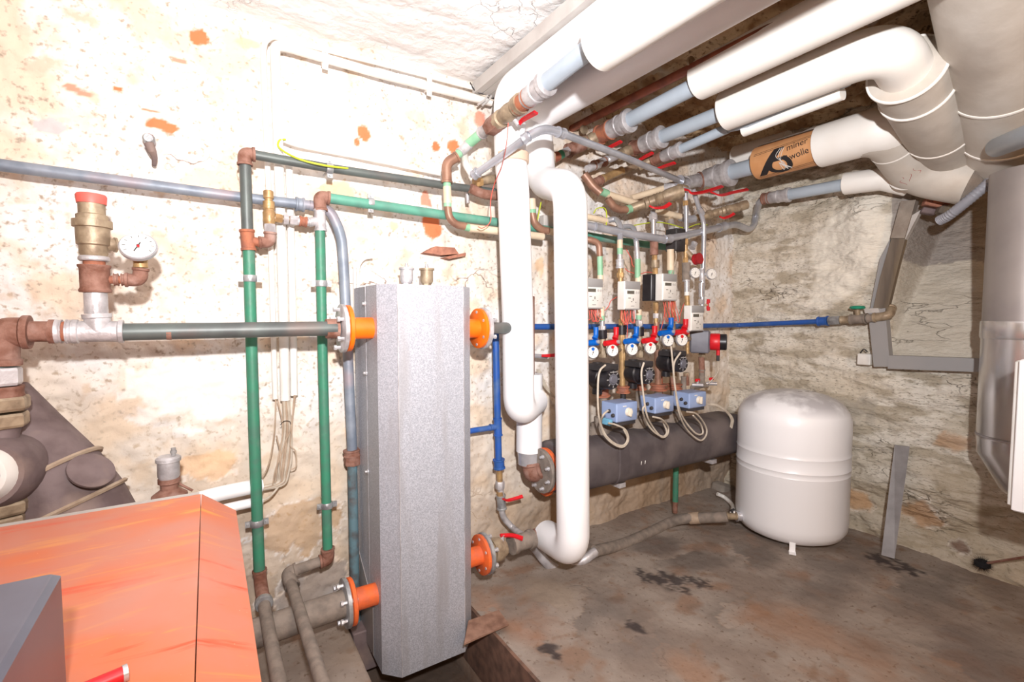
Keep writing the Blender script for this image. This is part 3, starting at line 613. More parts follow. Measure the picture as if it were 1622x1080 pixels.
# ================= white insulated pipes =================
T = thing('insulated_pipe', 'front white insulated pipe, the left one, ending in an elbow at half height', 'pipe', W(815, 400, .25))
ztop = 2.055
a = W(812, 330, .25); xt = 1.07
MB().tube(rp([V((xt, -1.9, ztop)), V((xt, -.22, ztop)), V((xt-.005, -.235, 1.8)), W(813, 300, .25), W(820, 500, .25), W(822, 652, .25), W(846, 634, .16)], .075, 10), .0655, 28).build('insulation', white, T)
MB().lathe(W(812, 258, .25), Z_, [(0, .0665), (.035, .0665)], 28).build('tape', beige, T)
T = thing('insulated_pipe', 'short white insulated vertical pipe behind the front one with silver foil end', 'pipe', W(838, 650, .15))
MB().tube([W(839, 592, .15), W(838, 714, .15)], 20.5*mpp(W(838, 650, .15)), 28).build('insulation', white, T)
MB().tube([W(838, 712, .15), W(838, 722, .15), W(838, 734, .15)], [19*mpp(W(838, 650, .15)), 18*mpp(W(838, 650, .15)), 17.6*mpp(W(838, 650, .15))], 28).build('foil_collar', chrome, T)
fl = W(868, 743, .22)
elbow(T, rust, W(840, 733, .16), W(842, 752, .17), fl-X_*.02, 27)
MB().tube([W(839, 592, .15), W(839, 520, .15), W(839, 470, .13)], 8*mpp(W(838, 650, .15)), 16).build('pipe', rust, T)
T = thing('insulated_pipe', 'long white insulated pipe with double bend reaching down nearly to the floor', 'pipe', W(906, 600, .27))
x2 = 1.275
MB().tube(rp([V((x2, -1.9, 2.04)), V((x2, -.12, 2.04)), V((x2+.005, -.13, 1.92)), W(857, 289, .15), W(903, 297, .44), W(905, 500, .445), W(908, 873, .45), W(866, 848, .22)], .085, 10), .0665, 30).build('insulation', white, T)
MB().lathe(W(856, 258, .12), Z_, [(0, .0695), (.035, .0695)], 28).build('tape', beige, T)
coup(T, 'insulation_end', cream, W(878, 855, .215), W(866, 849, .195), 44, 1.0)
T = thing('red_pipe_stub', 'short rusty stub joining the ball valve to the long white insulated pipe', 'pipe', W(850, 851, .2)); T.name = 'pipe_stub'
coup(T, 'stub', rust, W(838, 854, .21), W(862, 848, .2), 27, 1.1)
# ================= blue water pipes =================
T = thing('water_pipe', 'blue vertical water pipe with side branch right of the silver cabinet', 'pipe', W(790, 600, .07)); g = .07
pipe(T, 'pipe', bluepipe, WP([(785, 528), (788, 664), (790, 735)], g), 11)
tee(T, bluepipe, W(788, 662, g), W(789, 690, g), W(776, 677, g), 13, 10)
pipe(T, 'branch', bluepipe, WP([(780, 677), (735, 684)], g), 9)
coup(T, 'coupling', bluepipe, W(790, 727, g), W(791, 742, g), 17)
pipe(T, 'pipe', brass, WP([(791, 740), (792, 768)], g), 9)
coup(T, 'nut', galv, W(792, 762, g), W(792, 774, g), 15, 1, 1); coup(T, 'nut', brass, W(792, 778, g), W(793, 786, g), 12, 1, 1)
pipe(T, 'pipe', galv, WP([(793, 774), (795, 818), (812, 836), (828, 848, .2)], g), 10, .04)
T = thing('ball_valve', 'small ball valve with red lever below the blue vertical pipe', 'valve', W(794, 795, g))
coup(T, 'valve_body', pvcd, W(793, 784, g), W(795, 806, g), 14, 1.15)
lever(T, [W(797, 790, .09), W(806, 792, .13), W(828, 786, .15)], .013)
T = thing('water_pipe', 'long horizontal blue water pipe running behind the pump groups and on along the right wall', 'pipe', W(900, 517, .08)); g = .08
pipe(T, 'pipe', bluepipe, WP([(776, 517), (842, 517.5), (1060, 517)], g)+[V((XR-.07, -.08, W(1060, 517, g).z)), R(1298, 509, .07)], 8.5, .04)
coup(T, 'coupling', bluepipe, R(1296, 509, .07), R(1312, 508, .07), 14)
T = thing('stop_valve', 'iron stop valve with green handwheel at the end of the blue pipe', 'valve', R(1358, 505, .07)); g = .07
pipe(T, 'pipe', pvcd, [R(1312, 508, g), R(1388, 503, g)], 8)
for a, b_, wd, m_, hx in ((1313, 1331, 15, pvcd, 1), (1332, 1346, 12, brassd, 0), (1347, 1372, 15, dustpipe, 0), (1374, 1386, 13, dustpipe, 0)): coup(T, 'nut' if hx else 'body', m_, R(a, 508-(a-1312)*.06, g), R(b_, 508-(b_-1312)*.06, g), wd, 1.1, hx)
MB().tube([R(1359, 505, g), R(1358, 488, g+.01)], .012, 12).build('stem', brassd, T)
MB().lathe(R(1358, 490, g+.01), Z_, [(0, .02), (.004, .034), (.012, .036), (.018, .03), (.02, .01)], 10).build('handwheel', teal, T)
elbow(T, brassd, R(1384, 503, g), R(1409, 500, g), R(1411, 488, .02), 14)
# small valve and cables between the white pipes
T = thing('ball_valve', 'small chrome valve with red handle between the two white pipes', 'valve', W(860, 564, .08))
pipe(T, 'valve_body', chrome, WP([(842, 563), (866, 565)], .08), 7); lever(T, [W(858, 563, .1), W(870, 563, .12), W(886, 562, .12)], .014)
T = thing('cable_bundle', 'few white cables slanting down between the two white pipes', 'cables', W(865, 610, .05))
for k in range(4): wire(T, 'cable', cable, WP([(850+k*1.5, 585), (862+k*2, 612+k), (880+k*2, 632+k*2), (900, 660+k*4)], .05), .003)
# ================= manifold =================
gm = .25; mz = .475; XA = W(874, 740, gm).x; XB = W(1155, 683, gm).x
T = thing('manifold', 'long black foam insulated manifold on brackets carrying the pump groups', 'manifold', (1.9, -gm, mz))
def squircle(x, r, cy, cz, n=28): 
    P = []
    for k in range(n):
        a = 2*math.pi*k/n; c, s = math.cos(a), math.sin(a); P.append(V((x, cy+r*math.copysign(abs(c)**.55, c), cz+r*math.copysign(abs(s)**.55, s))))
    return P
M = MB(); rings = [(XA, .100), (XA+.012, .112), (XA+.3, .113), (XA+.305, .117), (XA+.36, .117), (XA+.365, .113), (XB-.03, .113), (XB-.008, .108), (XB, .095)]
for x, r in rings: M.v += squircle(x, r, -gm, mz)
for i in range(len(rings)-1):
    for k in range(28): M.f.append((i*28+k, i*28+(k+1) % 28, (i+1)*28+(k+1) % 28, (i+1)*28+k))
M.f += [tuple(range(28)), tuple(range(len(M.v)-28, len(M.v)))]
M.build('insulation', foam, T, ang=30)
for x in (XA+.05, XB-.55, XA+.31): pass
flange(T, V((XA-.012, -.22, fl.z)), X_, .098, .02, orangef, 8, False); flange(T, V((XA-.036, -.22, fl.z)), X_, .098, .02, dustpipe, 8, True, galv)
flange(T, V((XA+.03, -.16, mz-.1)), X_, .06, .02, orangef, 8, False, name='lower_flange')
for x in (W(958, 772, .2).x, W(1102, 728, .2).x):
    MB().box((x, -.16, mz-.128), .04, .32, .022).box((x, -.01, mz-.16), .04, .02, .09).build('bracket', galv, T, sm=False)
for x in (W(1000, 750, .3).x, W(1006, 750, .3).x):
    MB().tube([V((x, -gm-.115*math.cos(t), mz-.115*math.sin(t))) for t in [k*.12 for k in range(1, 13)]], .0018, 6).build('wire_tie', whitepl, T)
T = thing('post', 'green painted post under the black manifold with rusty foot', 'post', W(1069, 830, .14)); T.name = 'support_post'
p = W(1069, 830, .14)
MB().tube([V((p.x, p.y, .02)), V((p.x, p.y, .09))], .014, 14).build('foot', rust, T); MB().tube([V((p.x, p.y, .085)), V((p.x, p.y, mz-.1))], .016, 16).build('tube', green, T)
T = thing('hose_bib', 'small brass outlet on the wall beside the green post', 'tap', W(1052, 820, .03)); coup(T, 'pipe', brassd, W(1053, 818, .0), W(1060, 822, .07), 9)
MB().lathe(W(1052, 817, .02), -Y_, [(0, .028), (.008, .026), (.012, .014)]).build('rosette', brassd, T)
T = thing('hose', 'grey flexible hose from the expansion tank along the wall to below the long white pipe', 'hose', W(1000, 850, .15))
P = [W(1152, 818, .45), W(1140, 819, .42), W(1110, 820, .34), W(1080, 822, .26), W(1058, 829, .19), W(1030, 843, .2), W(985, 862, .22), W(942, 873, .25)]
MB().tube(smooth(P), 8*mpp(P[3]), 16).build('tube', dustpipe, T); coup(T, 'joint', cabled, W(1092, 821, .29), W(1108, 820, .335), 18, 1.0)
P = [W(944, 873, .25), W(925, 886, .24), W(893, 903, .2), W(868, 893, .18), W(848, 868, .16), W(835, 856, .2)]
MB().tube(smooth(P), 7.5*mpp(P[2]), 16).build('bent_end', galv, T)
# ================= pump groups =================
G = .27
def colm(T, segs, g=G):     # vertical run: (x0,y0,x1,y1,w,mat,kind)
    for x0_, y0, x1, y1, wd, m_, *kd in segs:
        kd = kd[0] if kd else ''
        if kd == 'n': coup(T, 'nut', m_, W(x0_, y0, g), W(x1, y1, g), wd, 1, 1)
        elif kd == 'c': coup(T, 'coupling', m_, W(x0_, y0, g), W(x1, y1, g), wd)
        elif kd == 'u': coup(T, 'union', m_, W(x0_, y0, g), W(x1, y1, g), wd, 1.25)
        else: pipe(T, 'pipe', m_, WP([(x0_, y0), (x1, y1)], g), wd)
beigep = mm('beige_plastic_pipe', (226, 208, 182), (212, 192, 166), .5, 0, 14)
lg = mm('pale_green_tape', (132, 184, 148), (150, 194, 162), .5, 0, 20)
def riser(lab, segs, g=G):
    s = segs[0]; T = thing('riser_pipe', lab, 'pipe', W(s[0], s[1], g), 'riser pipes of the pump groups'); colm(T, segs, g); return T
T = riser('riser with brown copper elbow next to the long white pipe, behind the first heat meter', [(950, 404, 951, 444, 9, lg), (951, 436, 951, 446, 10, beigep), (953, 486, 953, 504, 9, beigep), (953, 500, 953, 508, 10, lg), (954, 508, 954, 522, 8, chrome), (954, 516, 954, 523, 12, galv, 'n'), (954, 522, 955, 536, 14, blackm), (955, 536, 955, 566, 10, brassd), (955, 555, 955, 566, 13, brassd, 'n'), (954, 605, 955, 620, 10, black), (955, 614, 956, 628, 17, rusto, 'u'), (956, 628, 957, 655, 12, dustpipe)])
pipe(T, 'elbow', copper, WP([(918, 378, .2), (938, 380, .24), (949, 386, .27), (950, 406, .27)], G), 10, .04)
riser('riser through the second heat meter', [(982, 380, 982, 394, 9, beigep), (982, 393, 982, 403, 9, lg), (982, 402, 982, 412, 8, chrome), (982, 411, 982, 425, 12, galv, 'c'), (983, 425, 983, 448, 9, brass), (983, 432, 983, 440, 12, brass, 'n'), (985, 488, 985, 528, 7, brass), (985, 505, 985, 516, 10, brass, 'n'), (985, 515, 985, 530, 14, blackm), (985, 530, 986, 612, 9, brass), (985, 530, 985, 545, 12, brass, 'n'), (986, 558, 986, 570, 11, brass, 'n'), (987, 611, 987, 622, 18, rusto, 'u'), (987, 622, 987, 655, 9, black)])
T = riser('riser with green tape behind the second heat meter', [(1008, 383, 1010, 412, 8, chrome), (1010, 410, 1010, 440, 9, lg), (1011, 438, 1011, 452, 10, beigep), (1012, 490, 1012, 500, 9, beigep), (1012, 499, 1012, 506, 9, lg), (1012, 505, 1013, 520, 7, chrome), (1013, 508, 1013, 516, 11, galv, 'n'), (1013, 518, 1013, 532, 14, blackm), (1013, 532, 1014, 566, 9, brassd), (1014, 556, 1014, 566, 12, brassd, 'n'), (1013, 598, 1013, 608, 10, black), (1013, 607, 1013, 617, 18, rusto, 'u'), (1013, 617, 1013, 645, 12, dustpipe)])
riser('riser with black meter body and brass nuts, behind the third heat meter', [(1035, 348, 1035, 378, 7, chrome), (1036, 378, 1036, 404, 13, rust), (1037, 404, 1037, 414, 9, brass, 'n'), (1038, 412, 1038, 424, 13, brassd), (1038, 424, 1038, 437, 9, brass, 'n'), (1039, 478, 1039, 492, 9, brass, 'n'), (1039, 490, 1039, 512, 7, brass), (1039, 496, 1039, 504, 9, galv, 'n'), (1040, 510, 1040, 524, 9, copper), (1040, 524, 1041, 552, 10, brassd), (1041, 545, 1041, 553, 13, brassd, 'n'), (1041, 552, 1043, 622, 10, copper), (1047, 560, 1048, 625, 4, brownpipe), (1043, 608, 1043, 618, 22, rusto, 'u'), (1043, 617, 1043, 640, 12, dustpipe)])
riser('beige riser below the black isolator box', [(1062, 395, 1062, 428, 11, beigep), (1063, 426, 1063, 437, 9, lg), (1066, 476, 1066, 520, 7, brass), (1066, 516, 1067, 550, 8, brassd), (1066, 590, 1066, 597, 14, brassd, 'n'), (1065, 597, 1065, 618, 9, rust), (1068, 608, 1068, 616, 20, rusto, 'u'), (1068, 616, 1068, 640, 12, dustpipe)])
T = riser('brass and iron riser with dark red cap above the fourth heat meter', [(1086, 388, 1086, 416, 7, brass), (1086, 408, 1086, 417, 9, brass, 'n'), (1087, 416, 1087, 443, 13, dustpipe), (1087, 442, 1087, 446, 11, galv, 'c'), (1088, 445, 1088, 462, 8, chrome), (1088, 462, 1088, 468, 8, whitepl), (1088, 468, 1089, 486, 8, brass), (1089, 520, 1089, 540, 8, brass, 'n'), (1089, 535, 1089, 560, 6, brass), (1087, 592, 1087, 610, 9, rust), (1087, 590, 1087, 597, 10, brassd, 'n')])
coup(T, 'check_valve', brassd, W(1087, 398, G), W(1101, 412, G+.03), 9, 1.1)
coup(T, 'cap', redcap, W(1101, 411, G+.03), W(1109, 409, G+.06), 17, 1.05)
coup(T, 'nut', chrome, W(1096, 393, G), W(1100, 385, G), 9)
riser('galvanised riser standing rightmost above the pump groups', [(1115, 374, 1112, 486, 7, steelpipe), (1112, 425, 1112, 445, 8.5, galv, 'c'), (1111, 448, 1111, 470, 8.5, chrome), (1110, 474, 1110, 482, 8, galv, 'n'), (1111, 565, 1112, 590, 9, rust), (1112, 558, 1112, 566, 11, brassd, 'n')])
for x, y, lb, cx in ((1101, 432, 'small round gauge left of its twin at the top right of the pump groups', 1090), (1127, 434, 'small round gauge farthest right above the pump groups', 1114)):
    Tg = thing('pressure_gauge', lb, 'gauge', W(x, y, G), 'small gauges right'); dial(Tg, W(x, y, G+.04), (-.35, -1, .1), 8.5*mpp(W(x, y, G)), None, W(cx, y, G))
# thermometer valves with levers
for (lx, ly, px_, py, gx, gy, m_, mk_, lab) in (
    (943, 518, 943, 541, 939, 558, blue, blue, 'blue lever valve with round thermometer beside the long white pipe'),
    (977, 518, 975, 541, 970, 555, red, red, 'first red lever valve with round thermometer from the long white pipe'),
    (1006, 517, 1007, 538, 1001, 553, blue, blue, 'blue lever valve with round thermometer left of the middle red one'),
    (1036, 516, 1036, 537, 1030, 551, red, red, 'middle red lever valve with round thermometer'),
    (1064, 503, 1062, 525, 1058, 539, blue, blue, 'blue lever valve with round thermometer, set highest of the three blue ones'),
    (1086, 505, 1085, 524, 1080, 538, red, red, 'red lever valve with round thermometer just below the fourth heat meter')):
    Tv = thing('thermometer_valve', lab, 'valve', W(px_, py, G+.03), 'thermometer lever valves'); k = mpp(W(px_, py, G)); gg = G+.055
    c = W(px_, py, gg); s = ly-py
    MB().tube([W(px_+1, py+s, gg+.01), W(px_+1, py+s*.45, gg+.01), W(px_-1, py+s*.2, gg+.012)], [4.2*k, 4*k, 4.8*k], 10).tube([W(px_+3, py+1, gg), W(px_-17, py+3, gg)], [5.5*k, 4.2*k], 10).build('lever', m_, Tv)
    MB().lathe(W(px_, py, gg), -Y_, [(0, 3*k), (.022, 3*k), (.024, 1.5*k)], 8).build('screw', chrome, Tv)
    MB().tube([W(px_+10, gy-2, G-.02), W(gx, gy, gg-.005)], 4*k, 12).build('pocket', brassd, Tv)
    dial(Tv, W(gx, gy, gg+.012), (-.3, -1, .12), 9.5*k, mk_)
# heat meters
def meter(lab, cx, cy, back=0):
    c = W(cx, cy, G+.09); T = thing('heat_meter', lab, 'meter', c, 'heat meters')
    wd, hh, dp = .100, .130, .048
    HH = MB().box(c+V((0, dp*.5, 0)), wd, hh, dp, (X_, Z_, Y_), bev=.006); HH = HH.build('housing', whitepl, T)
    MB().box(c+V((0, -.001, hh*.355)), wd*.97, hh*.27, .004, (X_, Z_, Y_), bev=.002).build('upper_cover', greypl, T)
    MB().box(c+V((0, -.001, -hh*.475)), wd*.97, hh*.04, .004, (X_, Z_, Y_)).build('lower_rim', greypl, T)
    MB().box(c+V((-.014, -.002, hh*.11)), .042, .014, .004, (X_, Z_, Y_)).build('display', lcd, HH)
    for k in (0, 1): MB().lathe(c+V((.022+k*.015, -.001, hh*.11)), -Y_, [(0, .0055), (.002, .0055), (.002, .0045)], 14).build('button', lgrey, HH)
    M = MB()
    for x, z, a, b_ in ((-.02, -.012, .014, .003), (.004, -.018, .004, .012), (-.006, -.028, .006, .003), (.02, -.03, .005, .003), (0, -.048, .02, .002), (-.028, .03, .012, .002)): M.box(c+V((x, -.001, z)), a, b_, .001, (X_, Z_, Y_))
    M.build('printing', lcd, HH)
    if back: MB().box(c+V((-.05, dp+.03, 0)), .05, hh*1.0, .06, (X_, Z_, Y_), bev=.005).build('black_body', blackm, T)
    return T
meter('heat meter half hidden by the long white pipe', 941, 465); meter('second heat meter from the left, above the middle levers', 1002, 468)
meter('heat meter with black meter body on its left side', 1061, 455, 1); meter('lowest and rightmost heat meter, above the red pump', 1105, 504)
# red wires under the meters
for nm, cx, y0, y1 in (('tangle of thin red wires below the meter beside the white pipe', 938, 488, 512), ('tangle of thin red wires below the second heat meter', 992, 490, 516), ('tangle of thin red wires hanging below the third heat meter', 1060, 477, 512)):
    Tw = thing('wire_tangle', nm, 'wires', W(cx, y0, G+.05), 'red wire tangles')
    for k in range(6):
        a = cx-8+k*3+rnd.uniform(-2, 2); e = rnd.uniform(-4, 5)
        wire(Tw, 'wire', wirer, WP([(a, y0), (a+e, (y0+y1)/2), (a+e+3, y1-rnd.uniform(0, 8)), (a+e+7, y1-6), (a+5, y0+8), (a+4, y0)], G+.05+.006*(k % 3)), .0016, 6)
for lb, P in zip(('behind the first meter beside the white pipe', 'from the second red tangle down to the lever valve', 'from the third meter down to the red lever', 'arching left from the second meter to the first', 'looping above the second heat meter', 'curling beside the green tape above the second meter', 'down the left side of the lowest meter'), ([(938, 488), (948, 505), (955, 520)], [(994, 500), (994, 520), (993, 535)], [(1052, 478), (1052, 500), (1046, 525)], [(978, 470), (968, 476), (964, 485), (958, 492)], [(990, 425), (996, 430), (1012, 434), (1024, 431), (1034, 432)], [(992, 395), (1000, 410), (1002, 420), (1012, 428)], [(1088, 470), (1080, 490), (1076, 505)])):
    tag(wire(None, 'wire', wirer, WP(P, G-.03), .002), 'thin red wire '+lb, 'wire', 'loose red wires')
# pumps
def pump(lab, x0_, x1, yt, yb, gf=.40):
    c = W((x0_+x1)/2+3, (yt*.38+yb*.62), gf); k = mpp(c); r = (yb-yt)*.33*k; T = thing('circulator_pump', lab, 'pump', c, 'black circulator pumps')
    MO = MB().lathe(c, Y_, [(-.004, r*.25), (0, r*.9), (.008, r), (.05, r), (.055, r*1.15), (.10, r*1.2), (.13, r*.9)], 28); MO = MO.build('motor', blackm, T)
    MB().lathe(c, -Y_, [(0, r*.55), (.003, r*.55), (.003, r*.4), (.006, r*.35)], 20).build('name_plate', pumpg, MO)
    M = MB()
    for q in range(8): a = q*math.pi/4; M.box(c+V((math.cos(a)*r*.7, -.001, math.sin(a)*r*.7)), r*.22, r*.1, .003, (V((math.cos(a), 0, math.sin(a))), V((-math.sin(a), 0, math.cos(a))), Y_))
    M.box(c+V((0, -.004, r*.72)), r*.9, .004, .002, (X_, Z_, Y_)); M.build('marks', greypl, MO)
    MB().box(c+V((-.008, .055, r*1.12)), r*2.1, r*.62, .10, (X_, Z_, Y_), bev=.006).build('terminal_box', black, T)
    MB().tube([c+V((-.0, .10, r*1.5)), c+V((0, .10, -r*1.7))], r*.5, 16).build('casing', blackm, T)
    return T
pump('black circulator pump nearest the long white pipe', 948, 988, 570, 620); pump('middle black circulator pump', 1006, 1044, 566, 611); pump('black circulator pump on the right, below the red one', 1053, 1104, 550, 592, .43)
T = thing('circulator_pump', 'grey pump with red ring and black cap, farthest right', 'pump', W(1110, 540, G))
c = W(1112, 541, .30); d = V((.55, -.83, 0)).normalized(); k = mpp(c)
MB().box(c-d*.01, .075, .12, .10, (d.cross(Z_), Z_, d), bev=.012).build('housing', pumpg, T)
MB().lathe(c+d*.04, d, [(0, .042), (.004, .045), (.045, .045), (.05, .042)], 28).build('red_ring', red, T); MB().lathe(c+d*.088, d, [(0, .043), (.03, .043), (.034, .038)], 28).build('cap', blackm, T)
MB().tube([c+d*.08-Z_*.04, c+d*.08-Z_*.07], .009, 10).build('plug', red, T); MB().tube([c+d*.08-Z_*.065, c+d*.08-Z_*.10], .008, 10).build('connector', black, T)
wire(T, 'cable', cable, [c+d*.08-Z_*.1, c+d*.08-Z_*.16, c+d*.04-Z_*.22], .0025)
for x, y, lb in ((1105, 602, 'left small drain tap with red handle below the grey pump'), (1127, 600, 'right small drain tap with red handle below the grey pump')):
    Tv = thing('drain_tap', lb, 'tap', W(x, y, G), 'red drain taps'); q = W(x, y, G+.02)
    MB().box(q, .030, .012, .016, bev=.003).build('handle', red, Tv); MB().tube([q-Z_*.03, q], .007, 10).tube([q-Z_*.026+V((-.02, .02, 0)), q-Z_*.026+V((.02, -.02, 0))], .010, 12).build('body', chrome, Tv)
T = thing('drain_valve', 'rust coloured valve pieces between the last actuator and the drain taps', 'valve', W(1090, 612, G))
for P in (((1083, 596), (1083, 618), 8), ((1096, 614), (1120, 610), 7), ((1112, 585), (1112, 606), 9)): coup(T, 'piece', dustpipe, W(*P[0], G), W(*P[1], G), P[2])
# mixing valves with pale blue actuators
for x0_, x1, yt, yb, lb in ((977, 1010, 637, 668, 'pale blue valve actuator nearest the long white pipe'), (1038, 1068, 628, 654, 'middle pale blue valve actuator'), (1092, 1119, 621, 646, 'pale blue valve actuator farthest right')):
    gf = .395; a = W(x0_, (yt+yb)/2, gf); b_ = W(x1, (yt+yb)/2, gf); hh = (yb-yt)*mpp(a)*.98; wd = (b_-a).length; dp = .10; c = (a+b_)/2
    T = thing('valve_actuator', lb, 'actuator', c, 'pale blue actuators')
    MB().box(c+V((0, dp/2, 0)), wd, hh, dp, (X_, Z_, Y_), bev=.007).build('housing', actu, T)
    MB().box(c+V((0, dp/2+.004, -hh/2-.008)), wd*.93, .018, dp*.9, (X_, Z_, Y_)).build('base', black, T)
    MB().lathe(c+V((.006, 0, 0)), -Y_, [(0, .020), (.006, .019), (.012, .016)], 20).box(c+V((.006, -.014, 0)), .010, .036, .012, (X_, Z_, Y_), bev=.002).build('knob', knobm, T)
    MB().box(c+V((-.018, -.001, hh*.33)), .02, .004, .002, (X_, Z_, Y_)).build('print', whitepl, T)
    for dy, dz in ((.02, -.012), (.045, .004)): MB().lathe(V((c.x-wd/2, c.y+dy, c.z+dz)), -X_, [(0, .009), (.008, .008), (.010, .006)], 14).build('cable_gland', black, T)
    MB().lathe(V((c.x-.01, -gm+.02, mz+.1)), Z_, [(0, .045), (.06, .045), (.065, .03), (.09, .03)], 20).build('valve_body', dustpipe, T)
    MB().tube([V((c.x-.08, -gm+.03, mz+.12)), V((c.x+.05, -gm+.03, mz+.12))], .028, 18).build('mixing_valve', dustpipe, T)
tag(MB().box(W(962, 668, .36), .02, .05, .03, bev=.006).build('blue_fitting', mm('sky_blue_plastic', (110, 170, 200), rough=.5), None), 'small sky blue plastic piece below the first actuator', 'fitting')
# grey cables looping over the manifold
for lb, L1, L2 in (('grey cable loop hanging from the first black pump over the manifold', [(959, 578), (950, 588), (947, 612), (948, 655), (955, 685), (970, 702), (986, 708), (995, 697), (991, 681), (976, 673), (964, 670)], [(963, 650), (955, 658), (952, 672), (960, 690), (975, 703), (988, 705), (994, 694), (988, 680)]),
                   ('grey cable loop hanging from the middle pump over the manifold', [(1020, 574), (1016, 590), (1018, 615), (1024, 655), (1034, 676), (1048, 692), (1057, 688), (1058, 676), (1048, 664), (1034, 660)], [(1022, 641), (1018, 650), (1024, 668), (1036, 684), (1050, 691), (1056, 684), (1050, 668)]),
                   ('longest grey cable loop, hanging from the right black pump over the manifold', [(1063, 548), (1066, 580), (1070, 620), (1076, 655), (1088, 680), (1108, 697), (1118, 690), (1118, 676), (1104, 656), (1088, 652)], [(1078, 558), (1068, 575), (1068, 600), (1074, 640), (1084, 665), (1102, 686), (1113, 686), (1110, 672), (1098, 658)])):
    T = thing('cable_loop', lb, 'cable', W(*L1[5], .39), 'cable loops over the manifold')
    for P in (L1, L2): wire(T, 'cable', cable, WP([(x, y, .46 if y < 665 else .415) for x, y in P], .42), .0042)
T = thing('cable_loop', 'light grey cable coil on the wall beyond the right end of the manifold', 'cable', W(1150, 660, .1))
for k in range(3): wire(T, 'cable', cable, [W(1120+k, 640, .34), W(1136, 643-k, .36), W(1150+k, 652, .37), W(1158+k*1.5, 664, .37), W(1157+k, 676+k, .36)], .004)
for P in ([(1000, 358, .2), (1020, 354, .2), (1042, 352, .2), (1062, 355, .2), (1085, 361, .2), (1105, 355, .2), (1120, 356, .2)], [(940, 338, .16), (946, 330, .16), (958, 330, .16), (961, 342, .16), (960, 360, .18)], [(857, 320, .14), (853, 340, .14), (851, 354, .14), (855, 358, .14)]):
    tag(wire(None, 'earth_wire', yellowg, WP(P, .2), .0028), {1000: 'yellow earth wire above the steel pipe in the corner', 940: 'yellow earth wire looped just right of the long white pipe', 857: 'yellow earth wire between the two white pipes'}[P[0][0]], 'wire')
wire(thing('wire', 'thin red wire dangling from the uppermost valve past the white pipe', 'wire', W(800, 280, .35)), 'strand', wirer, WP([(805, 195, .5), (802, 230, .5), (795, 262, .34), (783, 292, .2), (777, 320, .2), (777, 350, .2), (765, 361, .2), (757, 359, .2)], .3), .0018)

T = thing('drain_tap', 'tiny red double winged tap just right of the lowest heat meter top', 'tap', W(1120, 486, G))
MB().tube([W(1112, 483, G), W(1121, 483, G+.02)], .007, 10).build('body', brassd, T)
MB().box(W(1122, 477, G+.02), .016, .012, .022, bev=.003).box(W(1122, 489, G+.02), .016, .012, .022, bev=.003).box(W(1121, 483, G+.02), .010, .010, .04, bev=.002).build('handle', red, T)
# ================= ceiling pipes =================
def run(T, name, m, px, X, wpx=None, r=None, br=.02, n=20):
    P = [XQ(x, y, X) for x, y in px]
    if r is None: r = wpx/2*sum(mpp(p) for p in P)/len(P)
    return MB().tube(rp(P, br), r, n).build(name, m, T)
def XQ(x, y, X):
    p = XP(x, y, X); return W(x, y, .09) if p.y > -.09 else p
def rc(T, name, m, a, b_, X, wpx, lip=1.12, hexa=0): return coup(T, name, m, XQ(*a, X), XQ(*b_, X), wpx, lip, hexa)
def gcoup(T, a, b_, X, wpx):  # big grey compression coupling
    p, q = XP(*a, X), XP(*b_, X); d = q-p; l = d.length; k = wpx/2*mpp((p+q)/2)
    return MB().lathe(p, d, [(0, k*.82), (l*.03, k*.9), (l*.42, k*.94), (l*.44, k*1.02), (l*.5, k*1.02), (l*.52, k*.94), (l*.8, k*.97), (l*.82, k*1.12), (l*.97, k*1.14), (l, k*1.0)], 20).build('coupling', galv, T)
XA_ = .98
T = thing('supply_pipe', 'uppermost ceiling pipe with green piece, ball valve, grey tube and fat white insulation', 'pipe', W(745, 222, .14))
elbow(T, copper, W(708, 290, .13), W(707, 258, .13), W(724, 248, .14), 16)
pipe(T, 'pipe', beigep, WP([(708, 296), (709, 322)], .13), 13); pipe(T, 'green_tape', lg, WP([(708, 288), (708, 297)], .13), 12.5); pipe(T, 'green_tape', lg, WP([(709, 318), (709, 328)], .13), 12.5)
pipe(T, 'bend', copper, WP([(709, 326), (711, 344), (722, 356), (738, 359)], .13), 12, .06)
pipe(T, 'green_tape', lg, WP([(736, 359), (744, 361)], .13), 12); pipe(T, 'pipe', beigep, WP([(743, 361), (800, 367), (860, 375)], .13), 12)
run(T, 'pipe', lg, [(720, 250), (728, 242)], XA_, 13); rc(T, 'tee', galv, (728, 243), (742, 229), XA_, 15); run(T, 'green_pipe', lg, [(741, 229), (764, 210)], XA_, 15)
rc(T, 'coupling', galv, (763, 211), (777, 200), XA_, 18); rc(T, 'union_nut', rust, (775, 203), (790, 191), XA_, 28, 1, 1); 
pipe(T, 'branch', whitepl, [XP(735, 238, XA_), W(738, 262, .17), W(748, 277, .2)], 11, .04)
T1 = T
T = thing('ball_valve', 'ball valve with red lever on the uppermost ceiling pipe', 'valve', XP(805, 178, XA_), 'ceiling ball valves')
p, q = XP(788, 192, XA_), XP(826, 163, XA_); d = q-p; l = d.length; k = 13*mpp(p)
MB().lathe(p, d, [(0, k), (l*.18, k*1.05), (l*.2, k*.8), (l*.3, k*.95), (l*.5, k*1.05), (l*.7, k*.95), (l*.78, k*.8), (l*.8, k*1.1), (l, k*1.15)], 20).build('valve_body', brassd, T)
c = (p+q)/2; MB().tube([c, c+V((.03, -.02, -.045))], .009, 10).build('stem', galv, T)
lever(T, [c+V((.03, -.025, -.045)), XP(828, 190, XA_+.04), XP(849, 178, XA_+.04)], .016)
T = T1
